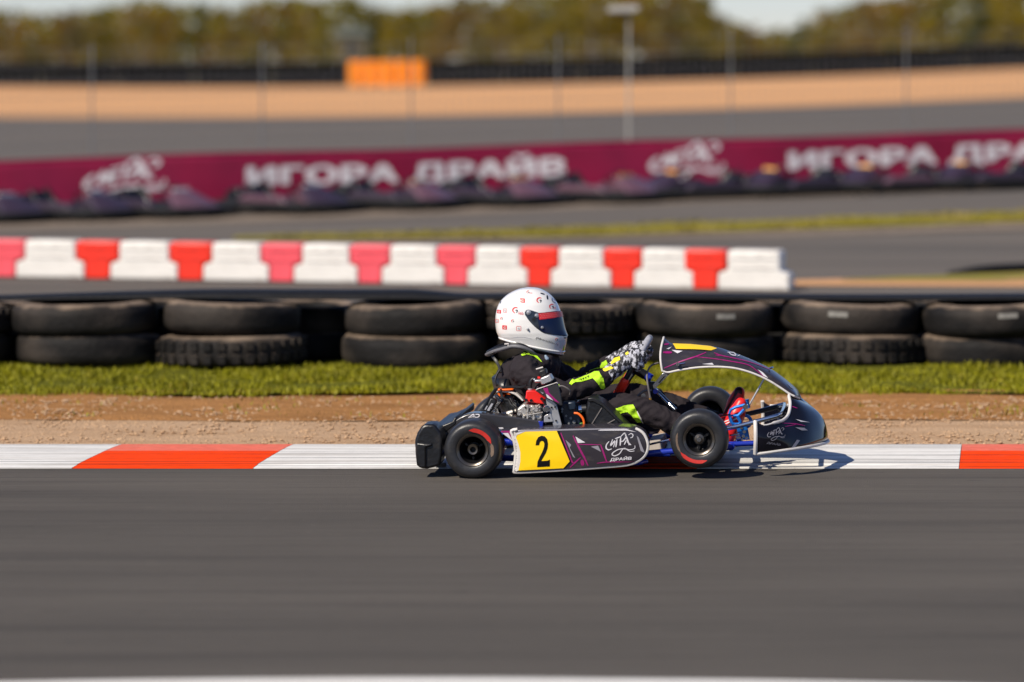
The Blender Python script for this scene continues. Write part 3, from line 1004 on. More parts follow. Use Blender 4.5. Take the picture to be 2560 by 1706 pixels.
# small hut among the trees
hx, hy = px_x(882, 205), 205
hz = ground_z(hx, hy)
hut = empty('hut', (hx, hy, hz), 'small hut with pinkish wall and blue grey roof among the trees', 'hut')
zr = px_z(88, hy)
obj('wall', MB().box((hx, hy, (hz + zr) / 2 - .05), (1.6, 1.6, zr - hz + .1)), mat('hut_wall', (0.12, 0.09, 0.045), 0.8, vary=0.15, vscale=3), hut)
obj('roof', MB().prism([Vector((hx + a, hy - 1.0, zr + b)) for a, b in [(-1.05, -.05), (1.05, -.05), (0.9, .30), (-.9, .30)]], (0, 2.0, 0)), mat('hut_roof', (0.13, 0.15, 0.14), 0.8, vary=0.15, vscale=3), hut, bev=0.03)
obj('window', MB().box((hx, hy - .81, (hz + zr) / 2 + .4), (.7, .04, .6)), M_visorframe, hut)

# ------------------------------------------------------------------ trees
def tree_meshes(seed, H, Wd, lm, slim=False):
    rnd = random.Random(seed)
    tr = MB()
    bend = rnd.uniform(-.3, .3)
    top = H * (0.93 if slim else 0.8)
    pts = [Vector((bend * sin(t * 2) * .6, .2 * sin(t * 3 + seed), top * t)) for t in [0, .2, .4, .6, .8, 1]]
    tr.tube(pts, [.17, .14, .11, .085, .055, .02], n=7)
    lv = MB()
    clumps = []
    nb = 22
    for b in range(nb):
        t = rnd.uniform(.12, 0.98)
        base = Vector((bend * sin(t * 2) * .6, 0, top * t))
        a = rnd.uniform(0, 2 * pi)
        spread = (Wd * (1.05 - 0.85 * t) if slim else Wd * (0.45 + 0.75 * sin(pi * min(1, t * .9 + .08)))) * rnd.uniform(.45, 1.0) * .55
        tip = base + Vector((cos(a) * spread, sin(a) * spread, rnd.uniform(.1, .7) * (0.4 if slim else 1)))
        tr.tube([base, (base + tip) / 2 + Vector((0, 0, .12)), tip], [.035, .022, .008], n=5)
        for q in range(3):
            clumps.append((base.lerp(tip, rnd.uniform(.45, 1.08)), rnd.uniform(.30, .62) * (0.75 if slim else 1)))
    for c, r in clumps:
        for _ in range(34):
            d = Vector((rnd.gauss(0, 1), rnd.gauss(0, 1), rnd.gauss(0, .75)))
            p = c + d * r * .55
            s = rnd.uniform(.06, .15)
            n_ = Vector((rnd.gauss(0, 1), rnd.gauss(0, 1), rnd.gauss(.4, 1))).normalized()
            u = n_.orthogonal().normalized()
            w = n_.cross(u)
            b = len(lv.v)
            lv.v += [p - u * s, p - w * s * .55, p + u * s, p + w * s * .55]
            lv.f.append((b, b + 1, b + 2, b + 3))
    return make_mesh('trunk', tr, M_bark, fix=False), make_mesh('crown', lv, lm, fix=False)
TREES = [tree_meshes(11 + i, 7.2, [4.2, 3.6, 4.6, 3.2, 4.0, 2.4, 2.2][i], LEAFS[[0, 1, 3, 0, 4, 2, 2][i]], slim=i >= 5) for i in range(7)]
TLAB = ['golden olive broadleaf tree in the row beyond the tyre wall', 'olive green bushy tree in the row beyond the tyre wall', 'rusty golden spreading tree in the row beyond the tyre wall',
        'golden narrow tree in the row beyond the tyre wall', 'bare brownish half leafless tree in the row beyond the tyre wall', 'dark green conical evergreen in the row beyond the tyre wall',
        'slim dark green evergreen in the row beyond the tyre wall']
SIL = [(-200, 30), (0, 34), (120, 42), (250, 30), (360, 4), (430, 14), (520, 24), (600, 22), (680, -2), (780, 6), (880, 0), (930, 26), (1000, 30), (1080, 24), (1150, 6), (1280, -12), (1500, -25), (1700, -20),
       (1780, 6), (1840, 44), (1900, 66), (1960, 62), (2020, 50), (2100, 28), (2180, 4), (2300, -15), (2600, -20), (2800, -10)]
def plant(px, y, ytop, k):
    x = px_x(px, y)
    z = ground_z(x, y) - .1
    hgt = (px_z(ytop - (0 if ytop > 62 else (10 if 1800 < px < 2050 else (24 if px < 1150 else 34))), y) - z) * 1.06
    near = 'beside the hut' if 790 < px < 960 else 'behind the orange tyre stacks' if 870 < px < 1090 else 'behind the lamp pole' if 1480 < px < 1680 else 'in the low dip of the tree line' if 1820 < px < 2060 else ''
    tall = 'low' if ytop > 62 and near != 'in the low dip of the tree line' else ('rear' if y > 295 else 'tall')
    lab = tall + ' ' + (TLAB[k] if not near else TLAB[k].replace(' in the row beyond the tyre wall', '') + ' ' + near)
    e = empty('tree', (x, y, z), lab, 'tree', 'trees beyond the tyre wall')
    e.rotation_euler = (0, 0, random.uniform(0, 6.28))
    s = hgt / 7.2
    for nm, me in zip(('trunk', 'crown'), TREES[k]):
        o = bpy.data.objects.new(nm, me)
        COL.objects.link(o)
        o.parent = e
        o.scale = (s * random.uniform(1.0, 1.2), s * random.uniform(1.0, 1.2), s)
px = -160
k = 0
seq = [0, 1, 3, 2, 0, 4, 1, 0, 2, 3, 5, 0, 4, 2, 0, 1, 6, 3, 0, 2, 4, 0]
while px < 2760:
    plant(px, random.uniform(262, 285), lin(SIL, px) + random.uniform(-6, 8), seq[k % len(seq)])
    px += random.uniform(52, 86)
    k += 1
px = -120
while px < 2760:
    kk = seq[(k * 5 + 3) % len(seq)]
    plant(px, random.uniform(300, 330), lin(SIL, px) + random.uniform(4, 30), kk)
    px += random.uniform(70, 110)
    k += 1
px = -150
while px < 2760:      # low front row hides the stems
    plant(px, random.uniform(225, 245), random.uniform(70, 105), [1, 0, 4, 0, 2][k % 5])
    px += random.uniform(85, 130)
    k += 1

# far-off wood behind, one mass
mb = MB()
rnd = random.Random(5)
for _ in range(16000):
    x = rnd.uniform(-75, 75)
    y = rnd.uniform(360, 380)
    ppx = 1280 + x * F / y
    top = px_z(lin(SIL, ppx) + (14 if 1780 < ppx < 2060 else -8), y)
    z = rnd.uniform(0.2, 1.0) ** 0.8 * (top - .5) + .3
    p = Vector((x, y, z + rnd.uniform(-.4, .4)))
    s = rnd.uniform(.25, .6)
    n_ = Vector((rnd.gauss(0, 1), rnd.gauss(0, 1), rnd.gauss(.3, 1))).normalized()
    u = n_.orthogonal().normalized()
    w = n_.cross(u)
    b = len(mb.v)
    mb.v += [p - u * s, p - w * s * .6, p + u * s, p + w * s * .6]
    mb.f.append((b, b + 1, b + 2, b + 3))
obj('distant_wood', mb, LEAFS[1], kind='stuff', fix=False, label='far olive wood closing the view behind the tree row', cat='wood')

# ================================================================== THE RACING KART
YAW = radians(6)
U = Vector((cos(YAW), -sin(YAW), 0))       # forward
V = Vector((sin(YAW), cos(YAW), 0))        # to the kart's left, away from the camera
W = Vector((0, 0, 1))
KO = Vector((-0.185, 16.5, 0))             # outer face of the near rear wheel
VC = 0.68                                  # centre line
CAM = Vector((0, 0, HC))
def ray(px, py): return Vector(((px - 1280) / F, 1, -(py - YH) / F))
def K(p, v):
    """point of the kart's lengthwise plane v seen at photo pixel p"""
    d = ray(*p)
    t = (v + KO.dot(V) - CAM.dot(V)) / d.dot(V)
    return CAM + d * t
def pix(P):
    d = P - CAM
    return (1280 + F * d.x / d.y, YH - F * d.z / d.y)
def mir(P): return P + V * (2 * (VC - (P - KO).dot(V)))
def mk(x0, y0, s): return lambda x, y: (x0 + x / s, y0 + y / s)
c1 = mk(1000, 680, 2.1009); c2 = mk(1180, 680, 6.0313); c3 = mk(1480, 800, 6.03); c4 = mk(1620, 820, 4.6125)
c5 = mk(1000, 900, 4.9); c6 = mk(1240, 1000, 5.348); c7 = mk(1340, 840, 7.127); c8 = mk(1200, 900, 7.843); c9 = mk(1640, 1000, 7.84)
def P1(x, y, v): return K(c1(x, y), v)
def P2(x, y, v): return K(c2(x, y), v)
def P3(x, y, v): return K(c3(x, y), v)
def P4(x, y, v): return K(c4(x, y), v)
def P5(x, y, v): return K(c5(x, y), v)
def P6(x, y, v): return K(c6(x, y), v)
def P7(x, y, v): return K(c7(x, y), v)
def P8(x, y, v): return K(c8(x, y), v)
def P9(x, y, v): return K(c9(x, y), v)
def poly(c, pts, v): return [K(c(*p), v) for p in pts]

kart = empty('racing_kart', KO + U * 0.5 + V * VC, 'black and magenta racing kart with yellow number 2 panel, nose lifted beside the kerb', 'kart')
def part(nm, mb, m, parent=None, **kw):
    return obj(nm, mb, m, parent or kart, **kw)
def slab(nm, c, pts, v0, v1, m, parent=None, bev=0.004, sm=0, **kw):
    if sm: pts = smooth2(pts, sm, True)
    return part(nm, MB().prism(poly(c, pts, v0), V * (v1 - v0)), m, parent, bev=bev, **kw)

# ---- projection of flat print onto a built surface
def bvh_of(objs):
    dg = bpy.context.evaluated_depsgraph_get()
    vs, fs = [], []
    for o in objs:
        ev = o.evaluated_get(dg)
        me = ev.to_mesh()
        off = wloc(o)
        b = len(vs)
        vs += [v.co + off for v in me.vertices]
        fs += [tuple(b + i for i in p.vertices) for p in me.polygons]
        ev.to_mesh_clear()
    return BVHTree.FromPolygons(vs, fs)
def project(bv, vs2, fs, off=0.0015, maxd=0.25, jump=0.05):
    pts = []
    for p in vs2:
        d = ray(*p).normalized()
        h = bv.ray_cast(CAM, d)
        if h[0] is None:
            pts.append(None)
        else:
            n = h[1]
            if n.dot(d) > 0: n = -n
            pts.append(h[0] + n * off)
    mb = MB()
    mb.v = [q if q is not None else Vector((0, 0, 0)) for q in pts]
    for f in fs:
        if any(pts[i] is None for i in f): continue
        if max((pts[a] - pts[b]).length for a in f for b in f) > maxd: continue
        if max(abs((pts[a] - pts[b]).dot(V)) for a in f for b in f) > jump: continue
        mb.f.append(f)
    used = sorted({i for f in mb.f for i in f})
    re = {i: k for k, i in enumerate(used)}
    mb.v = [mb.v[i] for i in used]
    mb.f = [tuple(re[i] for i in f) for f in mb.f]
    return mb
def dense(pts2, step=6.0):
    """triangulate a 2-D polygon finely enough to follow a curved surface"""
    bm = bmesh.new()
    vs = [bm.verts.new((x, y, 0)) for x, y in pts2]
    bm.faces.new(vs)
    bm.normal_update()
    bmesh.ops.triangulate(bm, faces=bm.faces[:])
    for _ in range(7):
        es = [e for e in bm.edges if e.calc_length() > step]
        if not es: break
        bmesh.ops.subdivide_edges(bm, edges=es, cuts=1)
        bmesh.ops.triangulate(bm, faces=[f for f in bm.faces if len(f.verts) > 3])
    bm.verts.index_update()
    out = [(v.co.x, v.co.y) for v in bm.verts], [tuple(v.index for v in f.verts) for f in bm.faces]
    bm.free()
    return out
def decal(nm, bv, c, pts, m, parent, off=0.0015, sm=0, step=6.0, **kw):
    if sm: pts = smooth2(pts, sm, True)
    vs, fs = dense([c(*p) for p in pts], step)
    mb = project(bv, vs, fs, off, **kw)
    if mb.f:
        return obj(nm, mb, m, parent, smooth=True, angle=60, fix=False)
def stroke(nm, bv, c, strokes, m, parent, off=0.0018, k=5):
    mb = MB()
    for pts, w in strokes:
        if len(pts) == 2:
            pts = [pts[0], ((pts[0][0] + pts[1][0]) / 2, (pts[0][1] + pts[1][1]) / 2), pts[1]]
        vs, fs = ribbon2d(pts, w, k)
        q = project(bv, [c(*p) for p in vs], fs, off)
        mb.add(q.v, q.f)
    return obj(nm, mb, m, parent, smooth=True, angle=60, fix=False)
def print_text(nm, bv, c, s, x0, y0, w, h, ang, m, parent, off=0.0016, bold=0.02, shear=0.0, spacing=1.0):
    tv, tf = text_tris(s, bold, shear, spacing)
    ca, sa = cos(radians(ang)), sin(radians(ang))
    vs = []
    for a, b in tv:
        dx, dy = a * w, -b * h
        vs.append(c(x0 + dx * ca - dy * sa, y0 + dx * sa + dy * ca))
    mb = project(bv, vs, tf, off)
    if mb.f:
        return obj(nm, mb, m, parent, smooth=False, fix=False)

# ---- wheels
def wheel(p, v0, width, R, rim, z=None, near=True, marks=()):
    c = K(p, v0)
    sgn = 1 if near else -1
    if not near:
        c = c
    ax = V * sgn                      # from the outer face inwards
    w = width
    wh = empty('wheel', (0, 0, 0))
    wh.parent = kart
    wh.location = c - wloc(kart)
    prof = [(rim - .004, .020), (rim + .002, .008), (rim + .012, .004), (R * .80, .000), (R * .89, .006), (R * .955, .018), (R * .99, .036), (R, .055),
            (R, w - .055), (R * .99, w - .036), (R * .955, w - .018), (R * .89, w - .006), (R * .80, w), (rim + .012, w - .004), (rim + .002, w - .008), (rim - .004, w - .02)]
    obj('tyre', MB().lathe(c, ax, prof, n=72), M_rubber, wh, angle=60)
    obj('rim_lip', MB().lathe(c, ax, [(rim - .010, .012), (rim - .004, .006), (rim + .002, .004), (rim + .003, .012), (rim - .004, .022), (rim - .012, .03)], n=56), M_rimlip, wh, angle=70)
    r2 = rim - .010
    obj('rim', MB().lathe(c, ax, [(r2, .014), (r2 - .006, .04), (r2 - .010, w * .42), (r2 - .026, w * .5), (.030, w * .52), (.028, w * .40), (.0, w * .40)], n=48), M_rim, wh, angle=40)
    if w > .17:
        obj('hub', MB().lathe(c, ax, [(.014, w * .40), (.014, w * .14), (.022, w * .13), (.0255, w * .16), (.0255, w * .55)], n=28), M_rimlip, wh, angle=40)
    else:
        obj('hub', MB().lathe(c, ax, [(0, w * .10), (.010, w * .10), (.012, w * .14), (.012, w * .25), (.022, w * .27), (.024, w * .55)], n=24), M_rimlip, wh, angle=40)
        obj('hub_nut', MB().lathe(c, ax, [(0, w * .08), (.0115, w * .08), (.0125, w * .12), (.0125, w * .2)], n=6), M_chrome, wh, angle=30)
    mb = MB()
    for k in range(3):
        a = 2 * pi * k / 3 + .5
        e = U * cos(a) + W * sin(a)
        mb.tube([c + ax * (w * .38) + e * .040, c + ax * (w * .30) + e * .040], .006, n=6)
        mb.tube([c + ax * (w * .42) + e * .020, c + ax * (w * .44) + e * (r2 - .01)], .009, n=6)
    obj('spoke', mb, M_rim, wh)
    for (a0, a1, ra, rb, m) in marks:
        # printed ring on the sidewall, angles counter-clockwise from forward as the camera sees it
        prof_m = []
        for r in (ra, (ra + rb) / 2, rb):
            h = lin([(rim + .012, .004), (R * .80, .0), (R * .89, .006), (R * .955, .018)], r) - .0009
            prof_m.append((r, h))
        mb = MB()
        n = 40
        rings = []
        rm_ = (ra + rb) / 2
        for r, h in prof_m:
            ring = []
            for j in range(n + 1):
                tp = min(1, 5 * min(j, n - j) / n + .12)
                r_ = rm_ + (r - rm_) * tp
                h_ = lin([(rim + .012, .004), (R * .80, .0), (R * .89, .006), (R * .955, .018)], r_) - .0009
                aa = radians(a0 + (a1 - a0) * j / n)
                ring.append(c + ax * h_ + (U * cos(aa) + W * sin(aa)) * r_)
            rings.append(ring)
        mb.loft(rings, caps=False, closed=False)
        obj('sidewall_band', mb, m, wh, angle=70)
    return wh
RW, FW = (1180.5, 1126.5), (1747, 1100)
wr = wheel(RW, 0.0, 0.205, 0.1355, 0.072, marks=[(-18, 20, .086, .101, M_tanmark), (20, 100, .083, .102, M_redmark)])
wf = wheel(FW, 0.08, 0.135, 0.1365, 0.071, marks=[(162, 215, .098, .107, M_tanmark), (215, 292, .094, .110, M_redmark)])
# far wheels, placed square across the kart
def far_of(c, vout):
    return c + V * vout
ra = K(RW, 0.10); fa = K(FW, 0.14)
def far_wheel(center, v_outer, width, R, rim):
    P = center + V * (v_outer - (center - KO).dot(V))
    P.z = center.z + 0.014
    return wheel(pix(P), (P - KO).dot(V), width, R, rim, near=False)
far_wheel(ra, 1.36, 0.205, 0.1355, 0.072)
far_wheel(fa, 1.28, 0.135, 0.1365, 0.071)
part('rear_axle', MB().tube([ra + V * .02, ra + V * 1.14], .02, n=14), M_blackmetal)
for v_ in (.34, 1.02):
    q = ra + V * (v_ - .1)
    part('axle_bearing', MB().lathe(q - V * .02, V, [(.0, 0), (.05, 0), (.05, .04), (0, .04)], n=20), M_anod)
for s in (0, 1):
    a = fa + V * (.10 - .14 + .14)
    b = a + V * .16
    if s: a, b = mir(a), mir(b)
    part('stub_axle', MB().tube([a, b], .012, n=10), M_alu_s)
    part('kingpin', MB().tube([b - W * .055, b + W * .055], .017, n=10), M_blackmetal)

# ---- chassis tubes
def rail(pts, r=.016, m=M_blue, sm=6): return part('chassis_tube', MB().tube(pts, r, n=12, smooth=sm), m)
zr = lambda P, z: Vector((P.x, P.y, z))
for s in (0, 1):
    g = (lambda P: mir(P)) if s else (lambda P: P)
    A = [ra + V * .24 - W * .05 - U * .12, ra + V * .24 - W * .06 + U * .15, ra + V * .20 - W * .062 + U * .45, fa + V * .16 - W * .075 - U * .16, fa + V * .16 - W * .055, fa + V * .22 - W * .055 + U * .14]
    rail([g(p) for p in A])
    B = [ra + V * .18 - W * .062 + U * .25, ra + V * .05 - W * .062 + U * .30, ra + V * .05 - W * .058 + U * .72, ra + V * .18 - W * .062 + U * .80]
    rail([g(p) for p in B], .010)
rail([fa + V * .22 - W * .055 + U * .14, fa + V * .54 - W * .055 + U * .17, mir(fa + V * .22 - W * .055 + U * .14)])
rail([ra + V * .24 - W * .05 - U * .12, ra + V * .58 - W * .05 - U * .16, mir(ra + V * .24 - W * .05 - U * .12)])
rail([fa + V * .16 - W * .055 - U * .02, fa + V * .54 - W * .06 - U * .05, mir(fa + V * .16 - W * .055 - U * .02)])
# bright lower rails seen in front of and behind the near front wheel
rail([P4(900, 1345, .40), P4(1235, 1332, .40)], .013, sm=0)
rail([P6(1990, 728, .30), P6(2330, 728, .30)], .011, sm=0)
fl = [ra + U * .30 + V * .22, ra + U * 1.02 + V * .22, ra + U * 1.16 + V * .36, ra + U * 1.16 + V * .80, ra + U * 1.02 + V * .94, ra + U * .30 + V * .94]
part('floor_tray', MB().prism([p - W * (p.z - (.055 + .035 * ((p - ra).dot(U)))) for p in fl], W * -.004), M_blackmetal)
# grey fuel-tank side and bracket glimpsed between pod and front wheel
slab('fuel_tank', c6, [(2010, 590), (2190, 560), (2230, 700), (2030, 712)], .42, .85, mat('tank_plastic', (0.50, 0.44, 0.38), .5, vary=.1, vscale=20), bev=.008)
part('tie_rod', MB().tube([P6(1990, 610, .30), P6(2320, 535, .26)], .005, n=8), M_chrome)

# ---- rear bumper
rb = slab('rear_bumper', c5, [(182, 985), (215, 890), (255, 825), (290, 797), (345, 790), (425, 792), (455, 832), (495, 885), (515, 960), (512, 1180), (488, 1290), (420, 1318), (330, 1338), (245, 1332), (202, 1290), (186, 1150)], .03, .20, M_plast_blk, bev=.012, seg=3)
slab('bumper_ridge', c5, [(200, 1015), (330, 1030), (395, 1020), (385, 1060), (318, 1075), (318, 1325), (235, 1325), (206, 1270), (195, 1060)], .018, .06, M_plast_blk, rb, bev=.008)
slab('bumper_end', c5, [(182, 985), (215, 890), (290, 797), (425, 792), (495, 885), (515, 960), (488, 1290), (330, 1338), (245, 1332), (186, 1150)], 1.16, 1.33, M_plast_blk, rb, bev=.012)
slab('bumper_centre', c5, [(230, 1010), (300, 900), (430, 880), (470, 1000), (440, 1180), (260, 1200)], .20, 1.16, M_plast_blk, rb, bev=.012)
slab('bumper_upper', c5, [(455, 835), (560, 785), (640, 752), (668, 700), (695, 712), (690, 790), (560, 890), (500, 890)], .22, .95, M_plast_blk, rb, bev=.008)
part('bumper_bracket', MB().tube([P5(440, 1290, .22), P5(560, 1290, .24)], .012, n=8), M_alu_s, rb)

# ---- near side pod with number panel
POD = smooth2([(228, 408), (550, 392), (1000, 376), (1400, 366), (1700, 366), (1860, 392), (1960, 450), (2012, 540), (2026, 630), (1998, 724), (1920, 804), (1760, 868), (1400, 902), (1000, 930), (600, 955), (268, 970), (238, 945), (252, 850), (262, 720), (248, 590), (222, 480)], 4, True)
PV = 0.075
def pod_pt(x, y, side=0.0):
    return P6(x, y, PV + side)
mb = MB()
cen = (1080, 665)
rings = []
for s, dv in [(1.0, .17), (1.0, .018), (.992, .008), (.98, .002), (.962, 0.0), (.5, -.004), (.02, -.006)]:
    rings.append([P6(cen[0] + (x - cen[0]) * s, cen[1] + (y - cen[1]) * (s if s > .9 else s), PV) + V * dv for x, y in POD])
mb.loft(rings, caps=True)
pod = part('side_pod', mb, M_bodygrey, angle=30)
BV_pod = bvh_of([pod])
part('edge_trim', MB().tube([P6(x, y, PV) + V * .012 for x, y in POD[int(len(POD) * .24):] + POD[:2]], .0085, n=8), M_trim, pod)
decal('pod_top_band', BV_pod, c6, [(290, 408), (1000, 388), (1700, 378), (1800, 390), (1380, 398), (860, 412), (300, 430)], M_greyprint, pod, .001)  # grey band along the pod's upper edge
decal('number_panel', BV_pod, c6, [(262, 440), (400, 425), (812, 414), (985, 822), (906, 914), (300, 944), (325, 830), (326, 700), (300, 590), (268, 505)], M_yellow, pod, .0014)
decal('panel_border', BV_pod, c6, [(812, 414), (850, 420), (1006, 826), (920, 916), (902, 914), (985, 822)], M_black, pod, .0016)
decal('number_two', BV_pod, c6, [(530, 608), (538, 548), (566, 498), (610, 479), (652, 488), (684, 524), (695, 585), (690, 642), (668, 706), (636, 762), (610, 806), (606, 818), (690, 812), (720, 798), (719, 888), (550, 897), (556, 828), (584, 764), (620, 694), (642, 636), (648, 590), (637, 556), (612, 546), (592, 556), (580, 584), (576, 605)], M_black, pod, .0030)
decal('white_flash', BV_pod, c6, [(240, 428), (262, 440), (268, 505), (300, 590), (326, 700), (325, 830), (300, 944), (270, 958), (252, 938), (262, 850), (272, 720), (258, 590), (234, 480)], M_trim, pod, .0012, step=5)
decal('white_flash', BV_pod, c6, [(262, 440), (390, 424), (280, 470), (268, 505)], M_trim, pod, .0028)
stroke('magenta_line', BV_pod, c6, [([(866, 440), (1000, 790), (1040, 850)], 22), ([(1130, 770), (990, 902)], 20), ([(1030, 480), (1110, 640), (1180, 770), (1230, 880)], 26),
                                    ([(1090, 595), (1400, 600)], 12), ([(1400, 600), (1480, 830)], 22), ([(1350, 848), (1500, 830), (1850, 830)], 14), ([(1150, 800), (1160, 880)], 50)], M_magenta, pod, .0016, 3)
decal('silver_flash', BV_pod, c6, [(1062, 490), (1195, 570), (1095, 578)], M_silverprint, pod, .0020)
decal('silver_flash', BV_pod, c6, [(1270, 625), (1365, 612), (1405, 695)], M_greyprint, pod, .0020)
decal('silver_flash', BV_pod, c6, [(930, 535), (1005, 600), (985, 640), (1062, 780), (1030, 760)], M_greyprint, pod, .0020)
decal('silver_flash', BV_pod, c6, [(1880, 480), (1905, 500), (1990, 715), (1935, 680)], M_greyprint, pod, .0020)
decal('silver_flash', BV_pod, c6, [(1360, 412), (1400, 398), (1750, 392), (1880, 430), (1740, 410)], M_silverprint, pod, .0020, sm=0)
stroke('script_logo', BV_pod, c6, LOGO, M_silverprint, pod, .0022)
print_text('logo_word', BV_pod, c6, 'ДРАЙВ', 1522, 826, 290, 58, -4, M_silverprint, pod, .0022, bold=0, shear=.15)
print_text('logo_word', BV_pod, c6, 'ДРАЙВ', 1527, 828, 290, 58, -4, M_silverprint, pod, .0026, bold=0, shear=.15)
# far pod
mb = MB()
rings = []
for s, dv in [(1.0, .17), (1.0, .018), (.98, .002), (.9, 0.0)]:
    rings.append([mir(P6(cen[0] + (x - cen[0]) * s, cen[1] + (y - cen[1]) * s, PV) + V * dv) for x, y in POD])
mb.loft(rings, caps=True)
part('side_pod', mb, M_bodygrey, angle=30)
# pod tail beside the rear wheel
slab('pod_tail', c5, [(1225, 868), (1420, 862), (1405, 1040), (1390, 1020), (1300, 930)], .10, .20, M_bodygrey, pod, bev=.004)
slab('tail_print', c5, [(1232, 872), (1400, 868), (1398, 885), (1345, 888), (1400, 1000), (1398, 1022), (1330, 895), (1242, 890)], .0975, .0985, M_magenta, pod, bev=0)
slab('tail_flash', c5, [(1255, 898), (1325, 896), (1385, 1000)], .0975, .0985, M_silverprint, pod, bev=0)

# ---- carbon guard over the rear wheel
GT = smooth2([(540, 980), (560, 900), (600, 815), (670, 745), (770, 685), (870, 656), (980, 655), (1200, 676), (1480, 712), (1640, 738), (1748, 756)], 4)
GB = [(1745, 845), (1400, 858), (1230, 862), (1150, 820), (900, 860), (700, 950), (600, 1060)]
grd = part('wheel_guard', MB().prism(poly(c5, GT + GB, .222), V * .10), M_carbon, bev=.006)
bvg = bvh_of([grd])
slab('guard_end', c5, [(1692, 750), (1752, 760), (1750, 846), (1722, 846)], .218, .33, M_blue, grd, bev=.003)
decal('guard_flash', bvg, c5, [(1205, 828), (1255, 825), (1290, 852), (1420, 862), (1240, 868)], M_silverprint, grd)
stroke('guard_logo', bvg, c5, [([(836, 708), (900, 668), (905, 705)], 14), ([(850, 705), (930, 690)], 8), ([(925, 668), (968, 672), (962, 698), (915, 706)], 13)], M_silverprint, grd)

# ---- front fairing (number board)
FT = smooth2([(182, 110), (225, 146), (285, 178), (480, 184), (720, 208), (850, 236), (1000, 290), (1200, 370), (1400, 466), (1550, 570), (1680, 682), (1738, 756), (1756, 812)], 4)
FBt = smooth2([(165, 498), (230, 514), (350, 490), (550, 460), (750, 449), (950, 459), (1100, 489), (1250, 540), (1400, 612), (1550, 706), (1640, 766), (1715, 800), (1752, 818)], 4)
def fair_rows(off=0.0):
    rows = []
    n = len(FT)
    for i in range(n):
        t = i / (n - 1)
        w = 0.165 * (1 - 0.15 * t) * min(1.0, (1 - t) * 6 + 0.25)
        col = []
        for j in range(13):
            s = j / 12
            vv = VC - w * (1 - s ** 2.6)
            x = FBt[i][0] + (FT[i][0] - FBt[i][0]) * s - (30 * sin(pi * s) if i == 0 else 30 * sin(pi * s) * max(0, 1 - i / 4))
            y = FBt[i][1] + (FT[i][1] - FBt[i][1]) * s
            col.append(P4(x, y, vv))
        rows.append(col)
    return rows
FR = fair_rows()
full = [col + [mir(p) for p in col[-2::-1]] for col in FR]
fair = part('front_fairing', MB().loft(full, caps=False, closed=False), M_bodygrey, solid=0.004, angle=50)
BV_fair = bvh_of([fair])
edge = [c_[0] for c_ in FR]
part('edge_trim', MB().tube([edge[k] for k in range(len(edge) - 2, -1, -1)] + FR[0][1:] + [mir(p) for p in FR[0][-2::-1]] + [mir(p) for p in edge[1:]], .0052, n=8), M_trim, fair)
decal('number_board', BV_fair, c4, [(284, 184), (480, 190), (720, 214), (796, 240), (726, 264), (560, 252), (322, 246), (305, 215)], M_yellow, fair, .002, step=4)
stroke('board_border', BV_fair, c4, [([(300, 250), (560, 256), (735, 268)], 9)], M_black, fair, .0024)
stroke('magenta_line', BV_fair, c4, [([(185, 465), (380, 388), (560, 330), (670, 286)], 14), ([(545, 336), (760, 358), (1000, 396), (1150, 430), (1240, 486), (1350, 574)], 10), ([(760, 290), (860, 325), (1000, 355), (1200, 405), (1400, 480)], 11),
                                     ([(780, 318), (860, 322)], 12), ([(172, 285), (230, 286), (275, 288)], 26), ([(185, 195), (240, 188)], 20)], M_magenta, fair, .002)
decal('silver_flash', BV_fair, c4, [(270, 258), (400, 270), (340, 298)], M_silverprint, fair, .0022)
decal('silver_flash', BV_fair, c4, [(210, 245), (275, 220), (240, 250)], M_silverprint, fair, .0022)
decal('silver_flash', BV_fair, c4, [(620, 418), (740, 405), (760, 428), (890, 436)], M_silverprint, fair, .0022)
decal('silver_flash', BV_fair, c4, [(1262, 482), (1320, 515), (1385, 580), (1330, 555)], M_silverprint, fair, .0022)
decal('silver_flash', BV_fair, c4, [(1600, 640), (1690, 715), (1640, 690)], M_greyprint, fair, .0022)
stroke('script_logo', BV_fair, c4, [([(915, 285), (985, 290), (1010, 320), (960, 312), (930, 286)], 13), ([(1000, 292), (1060, 318), (1110, 330)], 12), ([(1030, 330), (1060, 315)], 10), ([(1125, 345), (1190, 365)], 22)], M_silverprint, fair, .0022)
mb = MB()
q = P4(345, 418, VC - .165)
mb.tube([q - V * .004, q - V * .016], .009, n=12)
mb.tube([q - V * .012, P4(430, 405, VC - .165) - V * .012], .004, n=8)
part('fastener', mb, M_chrome, fair)
part('fastener', MB().tube([P4(1405, 466, VC - .03), P4(1440, 456, VC - .04)], .005, n=8), M_chrome, fair)
part('support_rod', MB().tube([P4(1338, 588, .60), P4(1160, 905, .60)], .0045, n=8), M_alu_s, fair)

